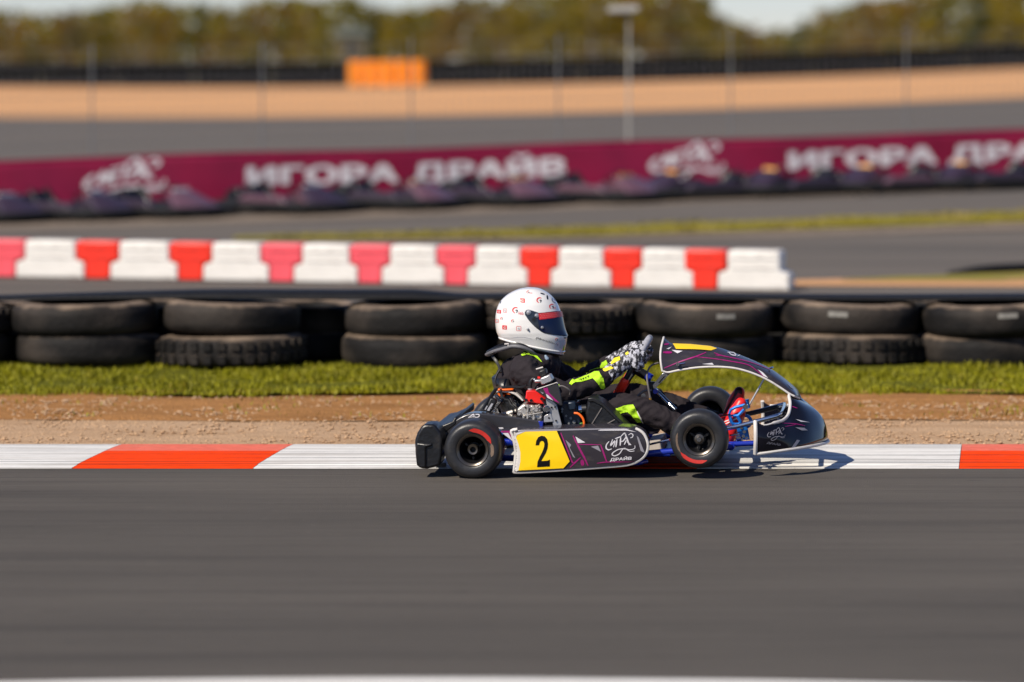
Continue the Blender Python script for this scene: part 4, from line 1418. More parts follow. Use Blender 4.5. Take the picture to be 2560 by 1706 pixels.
# ---- nose cone
NB = [(1236, 1455, .20), (1330, 1445, .205), (1450, 1430, .225), (1600, 1410, .265), (1750, 1388, .33), (1880, 1366, .41), (1980, 1346, .50), (2050, 1328, .59), (2082, 1308, .68)]
NT = [(1236, 1072, .20), (1335, 1122, .21), (1450, 1098, .25), (1555, 1066, .32), (1618, 1000, .41), (1640, 880, .48), (1628, 778, .53), (1690, 796, .60), (1752, 830, .68)]
def nose_cols():
    nb, _ = catmull([Vector(p) for p in NB], [0] * 9, 4)
    nt_, _ = catmull([Vector(p) for p in NT], [0] * 9, 4)
    cols = []
    n = len(nb)
    for i in range(n):
        t = i / (n - 1)
        col = []
        for j in range(11):
            s = j / 10
            a = nb[i].lerp(nt_[i], s)
            bul = sin(pi * s)
            x = a.x + bul * (6 + 78 * t ** 1.5)
            y = a.y - bul * (55 * t ** 2)
            vv = a.z - bul * 0.020 * (1 - t)
            col.append(P4(x, y, vv))
        cols.append(col)
    return cols
NC = nose_cols()
fulln = NC + [[mir(p) for p in col] for col in NC[-2::-1]]
nose = part('nose_cone', MB().loft(fulln, caps=False, closed=False), M_bodyblack, solid=0.005, angle=60)
BV_nose = bvh_of([nose])
part('lower_trim', MB().tube([c_[0] for c_ in fulln], .0075, n=8), M_trim, nose)
part('wing_trim', MB().tube(NC[0], .0095, n=8), M_trim, nose)
part('wing_trim', MB().tube([mir(p) for p in NC[0]], .0095, n=8), M_trim, nose)
kk_ = int(len(NC) * .80)
part('upper_trim', MB().tube([c_[-1] for c_ in NC[4:kk_]], [.004] * 4 + [.0078] * (kk_ - 8), n=8), M_trim, nose)
part('upper_trim', MB().tube([mir(c_[-1]) for c_ in NC[4:kk_]], .007, n=8), M_trim, nose)
stroke('magenta_line', BV_nose, c4, [([(1540, 1100), (1700, 1110), (1810, 1132)], 9), ([(1580, 1140), (1700, 1118)], 8), ([(1650, 905), (1720, 930)], 9)], M_magenta, nose, .002)
decal('silver_flash', BV_nose, c4, [(1700, 1055), (1760, 1070), (1865, 1092), (1760, 1085)], M_silverprint, nose, .002)
decal('silver_flash', BV_nose, c4, [(1695, 1150), (1800, 1155), (1840, 1185), (1770, 1185)], M_greyprint, nose, .002)
decal('silver_flash', BV_nose, c4, [(1715, 1290), (1748, 1300), (1680, 1395), (1640, 1395)], M_greyprint, nose, .002)
lg = [([(1380 + (x - 1480) * .52, 1150 + (y - 440) * .48) for x, y in pts], w * .55) for pts, w in LOGO]
stroke('script_logo', BV_nose, c4, lg, M_greyprint, nose, .002)
print_text('logo_word', BV_nose, c4, 'ДРАЙВ', 1365, 1338, 160, 34, 10, M_greyprint, nose, .002, bold=0, shear=.15)

# ---- upper front bumper hoop, pedals, steering
hoop = [P4(895, 1165, .42), P4(1100, 1118, .42), P4(1400, 1040, .42), P4(1505, 1008, .43), P4(1545, 985, .47)]
part('front_bumper_hoop', MB().tube(hoop + [mir(p) for p in hoop[::-1]], .011, n=12, smooth=4), M_chrome)
part('bumper_bar', MB().tube([P4(1095, 1005, .86), P4(1300, 960, .86), P4(1500, 912, .84)], .012, n=12), M_blackmetal)
part('bumper_clamp', MB().tube([P4(1490, 1060, .44), P4(1530, 1065, .44)], .008, n=8), M_alu_s)
ped = empty('brake_pedal', (0, 0, 0)); ped.parent = kart; ped.location = P4(1080, 1250, .5) - wloc(kart)
mb = MB()
fr = [(935, 1000), (955, 945), (1010, 915), (1115, 888), (1140, 905), (1085, 965), (1040, 1010), (985, 1015)]
mb.tube([P4(x, y, .47) for x, y in fr], .0075, n=8, closed=True)
mb.tube([P4(x, y, .47) for x, y in [(940, 1005), (975, 1105), (1065, 1100), (1030, 1015)]], .0085, n=8, smooth=3)
obj('pedal_frame', mb, M_anod, ped)
slab('pedal_plate', c4, [(1010, 1108), (1090, 1100), (1150, 1160), (1175, 1290), (1100, 1295), (1030, 1200)], .455, .468, M_anod, ped, bev=.003)
for (x, y) in [(1075, 1150), (1110, 1200), (1100, 1250), (1140, 1275)]:
    obj('bolt', MB().lathe(P4(x, y, .448), V, [(0, 0), (.008, 0), (.008, .01), (0, .01)], n=10), M_chrome, ped)
obj('pedal_pin', MB().lathe(P4(1122, 912, .455), V, [(0, 0), (.013, 0), (.013, .03), (0, .03)], n=14), M_chrome, ped)
part('master_cylinder', MB().tube([P4(1118, 830, .55), P4(1128, 870, .55), P4(1150, 930, .55)], [.02, .016, .014], n=12), M_anod)
part('brake_disc', MB().lathe(P4(1120, 1080, .60), V, [(.02, 0), (.035, 0), (.035, .006), (.02, .006)], n=30), M_anod)
part('brake_caliper', MB().box(P4(1045, 1280, .47), (.03, .03, .03)), M_chrome, bev=.005)
part('pedal_link', MB().tube([P4(940, 1240, .45), P4(1060, 1225, .45)], .004, n=6), M_chrome)
part('pedal_link', MB().tube([P4(820, 1030, .46), P4(945, 1000, .46)], .004, n=6), M_chrome)

CW = P1(1222, 505, VC)
e2 = (P1(1316, 338, VC) - P1(1130, 668, VC)).normalized()
NW = e2.cross(V).normalized()
if NW.dot(U) < 0: NW = -NW
RWH = 0.165
def rim_pt(a): return CW + V * (-cos(a)) * RWH + e2 * sin(a) * RWH     # a=0 at the driver's right, pi/2 at the top
sw = empty('steering_wheel', (0, 0, 0)); sw.parent = kart; sw.location = CW - wloc(kart)
def rim_arc(nm, a0, a1, r, m, n=16):
    obj(nm, MB().tube([rim_pt(radians(a0 + (a1 - a0) * k / n)) for k in range(n + 1)], r, n=12, round_caps=True), m, sw, angle=70)
rim_arc('rim', 0, 360, .0125, M_plast_blk, 48)
rim_arc('grey_grip', 30, 78, .0165, M_greygrip)
rim_arc('grey_grip', 102, 150, .0165, M_greygrip)
rim_arc('grip_band', 28, 31, .0175, M_anod, 4)
rim_arc('red_grip', -20, -62, .0205, M_redgrip)
rim_arc('red_grip', 200, 242, .0205, M_redgrip)
rim_arc('lower_grip', -64, -116, .0178, M_plast_blk)
mb = MB()
for a in (10, 170, 270):
    mb.tube([CW + NW * .02, rim_pt(radians(a))], .009, n=8)
obj('spoke', mb, M_blackmetal, sw)
obj('hub', MB().tube([CW - NW * .01, CW + NW * .07], .022, n=16), M_blackmetal, sw)
obj('display', MB().box(CW - NW * .014 + e2 * .02, (.09, .06, .02), (V, e2, NW)), M_black, sw, bev=.005)
st0 = CW + NW * .05
st1 = P3(960, 1060, VC)
st2 = P3(1260, 1360, .60)
part('steering_column', MB().tube([st0, st1, st2], .0105, n=12), M_chrome)
part('column_hub', MB().tube([CW + NW * .05, CW + NW * .105], .021, n=14), M_blue)
part('column_clamp', MB().box(P3(900, 1010, .66), (.035, .03, .05)), M_blackmetal, bev=.005)
for dv in (0, .26):
    slab('fairing_bracket', c3, [(915, 985), (1070, 800), (1185, 796), (1165, 822), (950, 1040), (925, 1035)], .55 + dv, .556 + dv, M_chrome, bev=.001)
slab('bracket_slot', c3, [(1000, 945), (1085, 850), (1100, 860), (1012, 962)], .547, .549, M_black, bev=0)
slab('bracket_tip', c3, [(1090, 798), (1200, 790), (1150, 830), (1130, 820)], .545, .549, M_black, bev=0)
part('column_joint', MB().lathe(P3(955, 1080, .60), V, [(0, 0), (.012, 0), (.012, .05), (0, .05)], n=12), M_blue)
part('brake_hose', MB().tube([P3(880, 1230, .5), P3(868, 1130, .5), P3(842, 980, .5), P3(828, 850, .52), P3(850, 750, .54), P3(900, 685, .56), P3(1000, 648, .58)], .0045, n=8, smooth=5), M_greyhose)
part('hose_fitting', MB().tube([P3(880, 1245, .5), P3(876, 1180, .5)], .0062, n=8), mat('brass', (.7, .38, .05), .3, metal=.8))
mb = MB()
for (a, b) in [((660, 1170), (780, 1070)), ((780, 1070), (900, 1060))]:
    mb.tube([P3(*a, .60), P3(*b, .60)], .005, n=6)
part('cable', mb, M_greyhose)
part('column_bolt', MB().lathe(P3(775, 1150, .53), V, [(0, 0), (.012, 0), (.012, .02), (0, .02)], n=12), M_chrome)

# ---- seat
mb = MB()
prof = [(1000, 795, .13), (930, 822, .16), (830, 840, .18), (720, 840, .19), (620, 800, .19), (560, 730, .185), (520, 650, .175), (500, 590, .165), (492, 545, .15)]
rings = []
for x, y, w_ in prof:
    p = P1(x, y, VC)
    f_ = U * .05 if y < 800 else W * .07
    rings.append([p + f_ * 1.8 - V * (w_ + .02), p + f_ * .8 - V * w_, p - V * w_ * .6, p, p + V * w_ * .6, p + f_ * .8 + V * w_, p + f_ * 1.8 + V * (w_ + .02)])
part('seat', MB().loft(rings, caps=False, closed=False), M_plast_blk, solid=.006)
part('seat_stay', MB().tube([P8(330, 560, .40), P8(60, 950, .36)], .008, n=8), M_blackmetal)
part('seat_stay', MB().tube([P8(400, 560, .95), P8(160, 960, .98)], .008, n=8), M_blackmetal)
mb = MB()
mb.tube([P8(330, 500, .42), P8(300, 420, .45), P8(330, 300, .47), P8(390, 200, .48)], .005, n=6, smooth=4)
mb.tube([P8(440, 545, .40), P8(640, 530, .36), P8(820, 535, .34), P8(920, 500, .32)], .006, n=6, smooth=4)
part('cable', mb, M_hose)

# ---- engine, exhaust and their brackets
eng = empty('engine', (0, 0, 0)); eng.parent = kart; eng.location = P8(1000, 1150, .34) - wloc(kart)
slab('crankcase', c8, [(722, 965), (800, 900), (850, 865), (1010, 885), (1180, 885), (1222, 950), (1236, 1195), (1040, 1180), (815, 1150), (790, 1090), (735, 1045)], .27, .46, M_alu, eng, bev=.010, seg=3)
mb = MB()
for (x, y, r, d) in [(775, 1050, .009, .030), (1110, 970, .012, .016), (860, 1110, .006, .02), (1060, 1130, .008, .012), (1195, 1110, .006, .02), (960, 1070, .015, .008)]:
    mb.lathe(P8(x, y, .27) - V * d, V, [(0, 0), (r * .8, 0), (r, .004), (r, d + .01)], n=16)
obj('casting_boss', mb, M_alu, eng)
mb = MB()
mb.tube([P8(880, 900, .262), P8(1180, 1000, .262)], .005, n=6)
mb.tube([P8(850, 1100, .262), P8(1230, 1030, .255)], .0035, n=6)
mb.tube([P8(1170, 880, .258), P8(1080, 960, .258), P8(990, 1000, .258)], .004, n=6)
mb.tube([P8(940, 880, .262), P8(930, 1140, .262)], .006, n=6)
mb.tube([P8(1060, 890, .262), P8(1050, 1170, .262)], .006, n=6)
obj('casting_rib', mb, M_alu, eng)
slab('dark_cover', c8, [(870, 900), (1000, 930), (960, 985), (880, 960)], .262, .272, M_blackmetal, eng, bev=.003)
slab('dark_cover', c8, [(1180, 930), (1225, 960), (1230, 1060), (1185, 1010)], .262, .272, M_blackmetal, eng, bev=.003)
slab('cylinder_head', c8, [(908, 604), (1075, 606), (1130, 640), (1295, 775), (1262, 805), (1312, 858), (1265, 872), (1200, 868), (850, 812), (888, 775)], .275, .43, M_redeng, eng, bev=.012, seg=3)
mb = MB()
for x, y in [(1205, 765), (1270, 835), (900, 790), (1000, 800)]:
    mb.lathe(P8(x, y, .263), V, [(0, 0), (.007, 0), (.007, .02)], n=10)
obj('head_bolt', mb, M_blackmetal, eng)
obj('water_hose', MB().tube([P8(985, 600, .33), P8(985, 500, .33), P8(1000, 420, .33), P8(1045, 375, .33), P8(1110, 385, .33)], [.0095, .0092, .0095, .009, .0085], n=14, smooth=4), M_hose, eng)
obj('water_hose', MB().tube([P8(1140, 520, .36), P8(1140, 560, .36), P8(1120, 610, .36)], .007, n=8), M_alu_s, eng)
obj('hose_clamp', MB().tube([P8(985, 600, .33), P8(985, 555, .33)], .0115, n=14), M_alu_s, eng)
obj('hose_clamp', MB().tube([P8(1060, 400, .33), P8(1085, 392, .33)], .0108, n=14), M_chrome, eng)
obj('hose_fitting', MB().tube([P8(1095, 420, .32), P8(1190, 415, .32)], .0075, n=12, round_caps=True), M_alu_s, eng)
obj('hose_fitting', MB().tube([P8(1130, 350, .33), P8(1180, 355, .33)], .006, n=8), M_redeng, eng)
slab('thermostat_housing', c8, [(1180, 362), (1370, 285), (1435, 400), (1390, 440), (1225, 498), (1190, 470)], .29, .37, M_alu_s, eng, bev=.006)
slab('ignition_box', c8, [(1135, 275), (1165, 210), (1280, 185), (1310, 290), (1180, 345)], .32, .40, M_hose, eng, bev=.006)
obj('strap', MB().tube([P8(1100, 185, .33), P8(1235, 145, .33)], .0035, n=6), M_trim, eng)
rad = slab('radiator_cover', c8, [(1085, 605), (1480, 450), (1530, 470), (1625, 890), (1590, 905), (1300, 745)], .215, .235, M_carbon, eng, bev=.004)
slab('cover_edge', c8, [(1085, 605), (1100, 575), (1440, 465), (1500, 440), (1530, 470), (1480, 462)], .212, .236, M_trim, eng, bev=.002)
slab('cover_print', c8, [(1235, 560), (1325, 545), (1350, 640), (1560, 850), (1470, 810), (1290, 660)], .2125, .2135, M_magenta, eng, bev=0)
slab('cover_flash', c8, [(1290, 670), (1330, 690), (1440, 800), (1320, 745)], .211, .212, M_silverprint, eng, bev=0)
slab('cover_flash', c8, [(1180, 620), (1250, 650), (1230, 672)], .211, .212, M_greyprint, eng, bev=0)
slab('radiator_mount', c8, [(1285, 755), (1420, 800), (1500, 880), (1530, 985), (1622, 1335), (1440, 1335), (1390, 1040), (1340, 1000), (1310, 880)], .245, .256, M_alu_s, eng, bev=.002)
slab('mount_foot', c8, [(1380, 1030), (1440, 1215), (1250, 1230), (1255, 1105)], .240, .252, M_alu_s, eng, bev=.002)
obj('mount_bolt', MB().lathe(P8(1300, 965, .228), V, [(0, 0), (.012, .0), (.0165, .006), (.0165, .03)], n=20), M_chrome, eng)
mb = MB()
for x, y in [(1400, 935), (1470, 925), (1490, 1195), (1520, 1300), (1350, 1140)]:
    mb.lathe(P8(x, y, .237), V, [(0, 0), (.0045, 0), (.0045, .012)], n=8)
obj('rivet', mb, M_blackmetal, eng)
slab('starter_box', c8, [(1610, 830), (1880, 815), (1920, 960), (1990, 1120), (2010, 1335), (1640, 1335), (1590, 1050)], .30, .50, mat('starter_blue_black', (.010, .016, .030), .3, metal=.2), eng, bev=.010)
slab('carburettor', c8, [(1700, 830), (1870, 815), (1890, 990), (1720, 1000)], .262, .31, mat('carb_dark', (.014, .024, .042), .35, metal=.3), eng, bev=.008)
mb = MB()
for x, y, r in [(1780, 1145, .006), (1845, 1220, .008), (1615, 970, .006), (1690, 1100, .005), (1610, 1020, .004), (1740, 1250, .005)]:
    mb.lathe(P8(x, y, .288), V, [(0, 0), (r, 0), (r, .02)], n=10)
obj('bolt', mb, M_galv, eng)
obj('fuel_hose', MB().tube([P8(1845, 1045, .275), P8(1930, 1060, .272), P8(2010, 1140, .27), P8(2040, 1230, .27), P8(2030, 1330, .27)], .0058, n=10, smooth=5), M_orangepl, eng)
slab('coolant_tap', c8, [(1950, 1240), (2020, 1225), (2020, 1330), (1945, 1330)], .272, .285, mat('tap_green', (.03, .16, .01), .4), eng, bev=.003)
obj('spark_lead', MB().tube([P8(1540, 520, .30), P8(1620, 515, .30), P8(1710, 560, .30), P8(1770, 620, .31), P8(1760, 680, .32)], .0038, n=8, smooth=4), M_greyhose, eng)
slab('battery', c8, [(1250, 1240), (1430, 1225), (1440, 1340), (1250, 1340)], .26, .36, M_black, eng, bev=.004)
exh = part('exhaust', MB().tube([P8(720, 1000, .36), P8(600, 1040, .37), P8(470, 1095, .38), P8(330, 1150, .40)], [.011, .013, .016, .019], n=14, smooth=4), M_alu)
part('exhaust_flange', MB().tube([P8(690, 1010, .355), P8(660, 1022, .357)], .016, n=12), M_blackmetal, exh)
# airbox (intake silencer)
ab = slab('airbox', c1, [(985, 668), (1012, 664), (1060, 690), (1120, 742), (1195, 822), (1010, 822), (978, 790), (972, 735)], .27, .44, M_plast_blk, bev=.014, seg=3)
slab('airbox_edge', c1, [(985, 664), (1015, 660), (1065, 688), (1200, 820), (1180, 822), (1058, 704), (1012, 682), (990, 684)], .262, .45, M_hose, ab, bev=.004)
part('airbox_seam', MB().tube([P6(1415, 110, .268), P6(1270, 345, .268)], .0028, n=6), M_greyhose, ab)
part('airbox_seam', MB().tube([P6(1590, 265, .268), P6(1400, 372, .268)], .0028, n=6), M_greyhose, ab)
part('intake_tube', MB().tube([P6(1095, 130, .33), P6(1210, 120, .33)], .021, n=20), M_hose, ab)
part('intake_clamp', MB().tube([P6(1110, 132, .33), P6(1150, 128, .33)], .0222, n=20), M_chrome, ab)
# sprocket with pale guard behind the engine
sp = P8(470, 960, .52)
spr = part('brake_rotor', MB().lathe(sp, V, [(.030, 0), (.074, 0), (.076, .003), (.076, .012), (.074, .015), (.030, .015)], n=44), M_alu)
mb = MB()
for k in range(30):
    a = 2 * pi * k / 30
    e = U * cos(a) + W * sin(a)
    e_ = U * cos(a + .35) + W * sin(a + .35)
    mb.tube([sp - V * .001 + e * .036, sp - V * .001 + e_ * .072], .0016, n=4)
part('rotor_groove', mb, M_blackmetal, spr)
GA = smooth2([(215, 655), (280, 600), (400, 590), (560, 605), (700, 650), (790, 720), (860, 800)], 4)
GBk = smooth2([(830, 815), (760, 750), (680, 690), (560, 648), (420, 640), (300, 645), (225, 672)], 4)
cg = part('chain_guard', MB().prism(poly(c8, GA + GBk, .47), V * .06), M_trim, bev=.003)
slab('guard_cap', c8, [(330, 612), (345, 570), (640, 568), (650, 598), (500, 612)], .462, .52, M_orangepl, cg, bev=.004)
slab('guard_inner', c8, [(330, 650), (560, 652), (600, 690), (450, 660), (480, 720), (380, 720)], .475, .50, M_orangepl, cg, bev=.002)
# damper-like clutch of cables and module behind the seat
mb = MB()
mb.tube([P8(400, 610, .42), P8(430, 700, .41), P8(470, 780, .40), P8(560, 800, .40), P8(600, 880, .39), P8(660, 930, .38), P8(700, 1010, .38)], .0075, n=8, smooth=5)
mb.tube([P8(590, 750, .42), P8(650, 860, .41), P8(710, 920, .40), P8(700, 1000, .40)], .0045, n=8, smooth=5)
mb.tube([P8(470, 790, .40), P8(380, 860, .40), P8(320, 950, .40)], .006, n=8, smooth=5)
part('wiring_loom', mb, M_hose)
mod = slab('ignition_coil', c8, [(205, 745), (320, 790), (310, 850), (215, 1040), (95, 1010), (110, 950)], .30, .36, M_hose, bev=.006)
slab('coil_label', c8, [(225, 850), (262, 862), (178, 1005), (135, 990)], .297, .2985, M_greygrip, mod, bev=0)
slab('coil_label', c8, [(130, 900), (155, 905), (110, 985), (88, 975)], .297, .2985, M_greygrip, mod, bev=0)
part('seat_strut', MB().tube([P8(60, 950, .30), P8(180, 760, .32), P8(300, 590, .36)], .0085, n=8), M_blackmetal)
part('strut_bolt', MB().lathe(P8(275, 1000, .29), V, [(0, 0), (.006, 0), (.006, .02)], n=10), M_chrome)

# ================================================================== THE DRIVER
drv = empty('person', P1(700, 840, VC), 'driver in white helmet and black and lime racing suit sitting in the racing kart', 'person')
B = MB()
def cap(pts, rs, n=14, sm=4): B.tube(pts, rs, n=n, smooth=sm, round_caps=True)
# torso as stacked ellipses
tor = []
for (x, y, du, dv) in [(735, 830, .10, .13), (715, 800, .135, .165), (690, 740, .140, .170), (668, 670, .135, .165), (660, 600, .142, .170), (668, 540, .150, .185), (690, 480, .140, .190), (715, 445, .105, .160), (735, 420, .065, .085), (752, 392, .055, .060), (765, 350, .055, .06)]:
    c_ = P1(x, y, VC)
    tor.append([c_ + U * du * cos(2 * pi * k / 28) + V * dv * sin(2 * pi * k / 28) for k in range(28)])
B.loft(tor)
# arms (right is near the camera)
cap([P1(655, 495, .53), P1(650, 520, .47), P1(735, 585, .42), P1(835, 632, .395), P1(950, 605, .42), P1(1045, 572, .455), P1(1085, 550, .475)],
    [.060, .070, .063, .056, .050, .046, .038])
cap([P1(700, 490, .84), P1(735, 500, .90), P1(830, 535, .955), P1(925, 575, .97), P1(1010, 530, .93), P1(1085, 488, .885), P1(1105, 480, .87)], [.058, .066, .058, .052, .046, .042, .036])
# legs
cap([P1(740, 805, .60), P1(900, 770, .565), P1(1080, 722, .53), P1(1215, 712, .505), P1(1330, 752, .50), P1(1470, 810, .50), P1(1600, 850, .51), P1(1650, 862, .52)], [.085, .084, .072, .064, .058, .054, .044, .036])
cap([P1(740, 800, .76), P1(920, 740, .80), P1(1110, 670, .85), P1(1245, 655, .875), P1(1380, 690, .87), P1(1530, 742, .86), P1(1650, 780, .85), P1(1690, 790, .85)], [.085, .082, .070, .062, .058, .054, .044, .036])
tmp = obj('racing_suit', B, M_suit, drv, fix=True)
md = tmp.modifiers.new('r', 'REMESH'); md.mode = 'VOXEL'; md.voxel_size = 0.0085; md.use_smooth_shade = True
md = tmp.modifiers.new('s', 'SMOOTH'); md.factor = .6; md.iterations = 7
dg = bpy.context.evaluated_depsgraph_get()
me = bpy.data.meshes.new_from_object(tmp.evaluated_get(dg))
# cloth folds
me.calc_loop_triangles()
nrm = [v.normal.copy() for v in me.vertices]
for v, n_ in zip(me.vertices, nrm):
    p = v.co
    a = noise.noise(p * 9.0)
    f1 = noise.noise(Vector((p.x * 10 + p.z * 22 + a * 2, p.y * 14, p.z * 16 - p.x * 13)))
    f2 = noise.noise(p * 38)
    v.co = p + n_ * (0.012 * (1 - abs(f1) * 2.2) * 0.8 + 0.0022 * f2 - .004)
me.polygons.foreach_set('use_smooth', [True] * len(me.polygons))
me.materials.clear(); me.materials.append(M_suit)
tmp.modifiers.clear()
tmp.data = me
suit = tmp
BV_suit = bvh_of([suit])
def suit_panel(c, pts, m=M_lime, off=.0035, sm=0):
    return decal('suit_panel', BV_suit, c, pts, m, drv, off, sm=sm, step=2.2, jump=.03)
suit_panel(c7, [(590, 858), (650, 775), (690, 792), (800, 745), (1010, 660), (1040, 640), (1120, 640), (1190, 760), (1232, 905), (1205, 945), (1150, 935), (1100, 860), (1040, 790), (1010, 762), (850, 815), (690, 832), (632, 880)])
suit_panel(c7, [(890, 690), (960, 620), (1150, 545), (1175, 480), (1255, 435), (1300, 540), (1160, 575), (1040, 595), (960, 635)])
suit_panel(c7, [(1350, 1335), (1440, 1290), (1640, 1222), (1730, 1220), (1800, 1350), (1905, 1560), (1960, 1660), (1880, 1640), (1800, 1530), (1700, 1420), (1640, 1360), (1540, 1370), (1450, 1430)])
suit_panel(c2, [(740, 1255), (800, 1222), (900, 1240), (985, 1280), (1055, 1365), (1010, 1340), (920, 1275), (830, 1255), (755, 1275)])
stroke('sleeve_mark', bvh_of([c for c in drv.children if c.name.startswith('suit_panel')]), c7, [([(775, 790), (800, 770), (815, 792)], 9), ([(822, 768), (850, 752), (842, 784)], 9), ([(866, 748), (890, 742), (884, 772)], 9), ([(902, 732), (942, 712), (930, 748)], 9)], M_black, drv, .002)
suit_panel(c7, [(1795, 1340), (1812, 1340), (1985, 1660), (1960, 1662)], M_trim, .0045)
suit_panel(c8, [(1490, 545), (1520, 555), (1530, 490), (1550, 480), (1560, 545), (1510, 568)])

# ---- helmet
HB = [(850, 230), (700, 260), (565, 322), (465, 402), (402, 490), (367, 600), (352, 720), (358, 830), (376, 912), (398, 960), (415, 990)]
HF = [(850, 230), (1005, 249), (1130, 308), (1222, 388), (1285, 474), (1326, 565), (1355, 665), (1380, 775), (1406, 890), (1436, 1000), (1384, 1242)]
HW = [0.001, .062, .092, .110, .121, .128, .131, .132, .130, .124, .108]
hb, hw_ = catmull([Vector((a, b, 0)) for a, b in HB], HW, 6)
hf, _ = catmull([Vector((a, b, 0)) for a, b in HF], HW, 6)
NH = len(hb)
def helm(t, th, off=0.0):
    """th=0 at the front, positive towards the camera side"""
    f_ = t * (NH - 1)
    i = min(NH - 2, int(f_)); q = f_ - i
    b = hb[i].lerp(hb[i + 1], q); f2 = hf[i].lerp(hf[i + 1], q)
    w = hw_[i] * (1 - q) + hw_[i + 1] * q
    Pb = P2(b.x, b.y, VC); Pf = P2(f2.x, f2.y, VC)
    c = (Pb + Pf) / 2
    h = (Pf - Pb) / 2
    cx, sy = cos(th), sin(th)
    ex = 2 / 2.15
    a_ = abs(cx) ** ex * (1 if cx > 0 else -1)
    b_ = abs(sy) ** ex * (1 if sy > 0 else -1)
    if h.length > 1e-6:
        a_ *= (h.length + off) / h.length
    return c + h * a_ - V * b_ * (w + off)
hel = empty('helmet', (0, 0, 0)); hel.parent = drv; hel.location = P2(880, 900, VC) - wloc(drv)
NS = 64
rings = [[helm(i / 60, 2 * pi * k / NS) for k in range(NS)] for i in range(61)]
shell = obj('shell', MB().loft(rings, caps=False), M_helmet, hel, angle=70)
obj('lining', MB().loft([[helm(1, 2 * pi * k / NS) for k in range(NS)], [helm(1, 2 * pi * k / NS, -.012) + W * .006 for k in range(NS)], [helm(1, 2 * pi * k / NS, -.03) + W * .03 for k in range(NS)]], caps=True), M_hose, hel)
obj('lower_lip', MB().tube([helm(.985, 2 * pi * k / NS, -.001) for k in range(NS)], .0055, n=8, closed=True), M_helmet, hel, angle=80)
obj('lower_seal', MB().tube([helm(1.0, 2 * pi * k / NS, -.004) - W * .004 for k in range(NS)], .004, n=8, closed=True), M_hose, hel, angle=80)
def to_c2(P):
    x, y = pix(P)
    return ((x - 1180) * 6.0313, (y - 680) * 6.0313)
def band(nm, top, bot, x0, x1, m, off, n=46, rows=8, both=True):
    """strip of the helmet surface between two rows of the photo, wrapped round the front (mirrored)"""
    cols = []
    ths = [radians(a * 0.75) for a in range(0, 210)]
    for th in ths:
        tr = [helm(i / 240, th, off) for i in range(241)]
        # use a symmetric estimate: average of both sides so the strip is level across the front
        px_ = [to_c2(P) for P in tr]
        ok = [i for i, (x, y) in enumerate(px_) if i > 20]
        ta = next((i for i in ok if px_[i][1] >= top(px_[i][0])), None)
        tb = next((i for i in ok if px_[i][1] >= bot(px_[i][0])), None)
        if ta is None or tb is None or tb <= ta: continue
        xm = px_[(ta + tb) // 2][0]
        if xm < x0 or xm > x1: continue
        cols.append([helm((ta + (tb - ta) * j / rows) / 240, th, off) for j in range(rows + 1)])
    if not cols: return None
    if both:
        full_ = [[mir(p) for p in c_] for c_ in cols[::-1]] + cols[(1 if x1 > 1390 else 0):]
        if x1 <= 1390:
            o1 = obj(nm, MB().loft(cols, caps=False, closed=False), m, hel, angle=70, fix=False)
            obj(nm, MB().loft([[mir(p) for p in c_] for c_ in cols], caps=False, closed=False), m, hel, angle=70, fix=True)
            return o1
        return obj(nm, MB().loft(full_, caps=False, closed=False), m, hel, angle=70)
    return obj(nm, MB().loft(cols, caps=False, closed=False), m, hel, angle=70)
L_ = lambda pts: (lambda x: lin(pts, x))
band('visor_surround', L_([(795, 606), (815, 580), (850, 566), (900, 580), (1010, 618), (1345, 584)]), L_([(795, 640), (850, 722), (900, 782), (960, 838), (1040, 898), (1090, 925), (1200, 945), (1400, 972)]), 795, 1500, M_visorframe, .0012)
band('visor', L_([(985, 640), (1010, 624), (1345, 590)]), L_([(985, 800), (1010, 850), (1060, 892), (1100, 912), (1200, 934), (1400, 960)]), 992, 1500, M_visor, .0042)
band('visor_strip', L_([(1010, 626), (1345, 592)]), L_([(1010, 722), (1355, 674)]), 1008, 1500, M_helmred, .0054)
vs_ = [c for c in hel.children if c.name.startswith('visor_strip')]
BV_st = bvh_of(vs_)
mb = MB()
for i in range(9):
    for j in range(3):
        x = 1035 + i * 36 + (18 if j % 2 else 0)
        y = lin([(1010, 645), (1345, 606)], x) + j * 26
        ang = [2 * pi * q / 8 for q in range(8)]
        q = project(BV_st, [c2(x + 5 * cos(a_), y + 5 * sin(a_)) for a_ in ang], [tuple(range(8))], .0008)
        mb.add(q.v, q.f)
obj('strip_dots', mb, M_trim, hel, smooth=False, fix=False)
BV_h = bvh_of([shell])
for (x, y, r) in [(855, 612, .0075), (975, 660, .007), (842, 865, .0042), (1055, 838, .0048)]:
    d = ray(*c2(x, y)).normalized()
    h = BV_h.ray_cast(CAM, d)
    if h[0]:
        n_ = h[1] if h[1].dot(d) < 0 else -h[1]
        obj('visor_bolt', MB().lathe(h[0] + n_ * .0005, n_, [(r * 1.5, 0), (r * 1.5, .004), (r, .0045), (r * .9, .009), (0, .0105)], n=18, ref=tuple(n_.orthogonal())), M_alu_s, hel)
BV_vs = bvh_of([c for c in hel.children if c.name.startswith('visor_surround')])
stroke('visor_latch', BV_vs, c2, [([(975, 665), (900, 720)], 18), ([(960, 700), (910, 740)], 34)], M_hose, hel, .006)
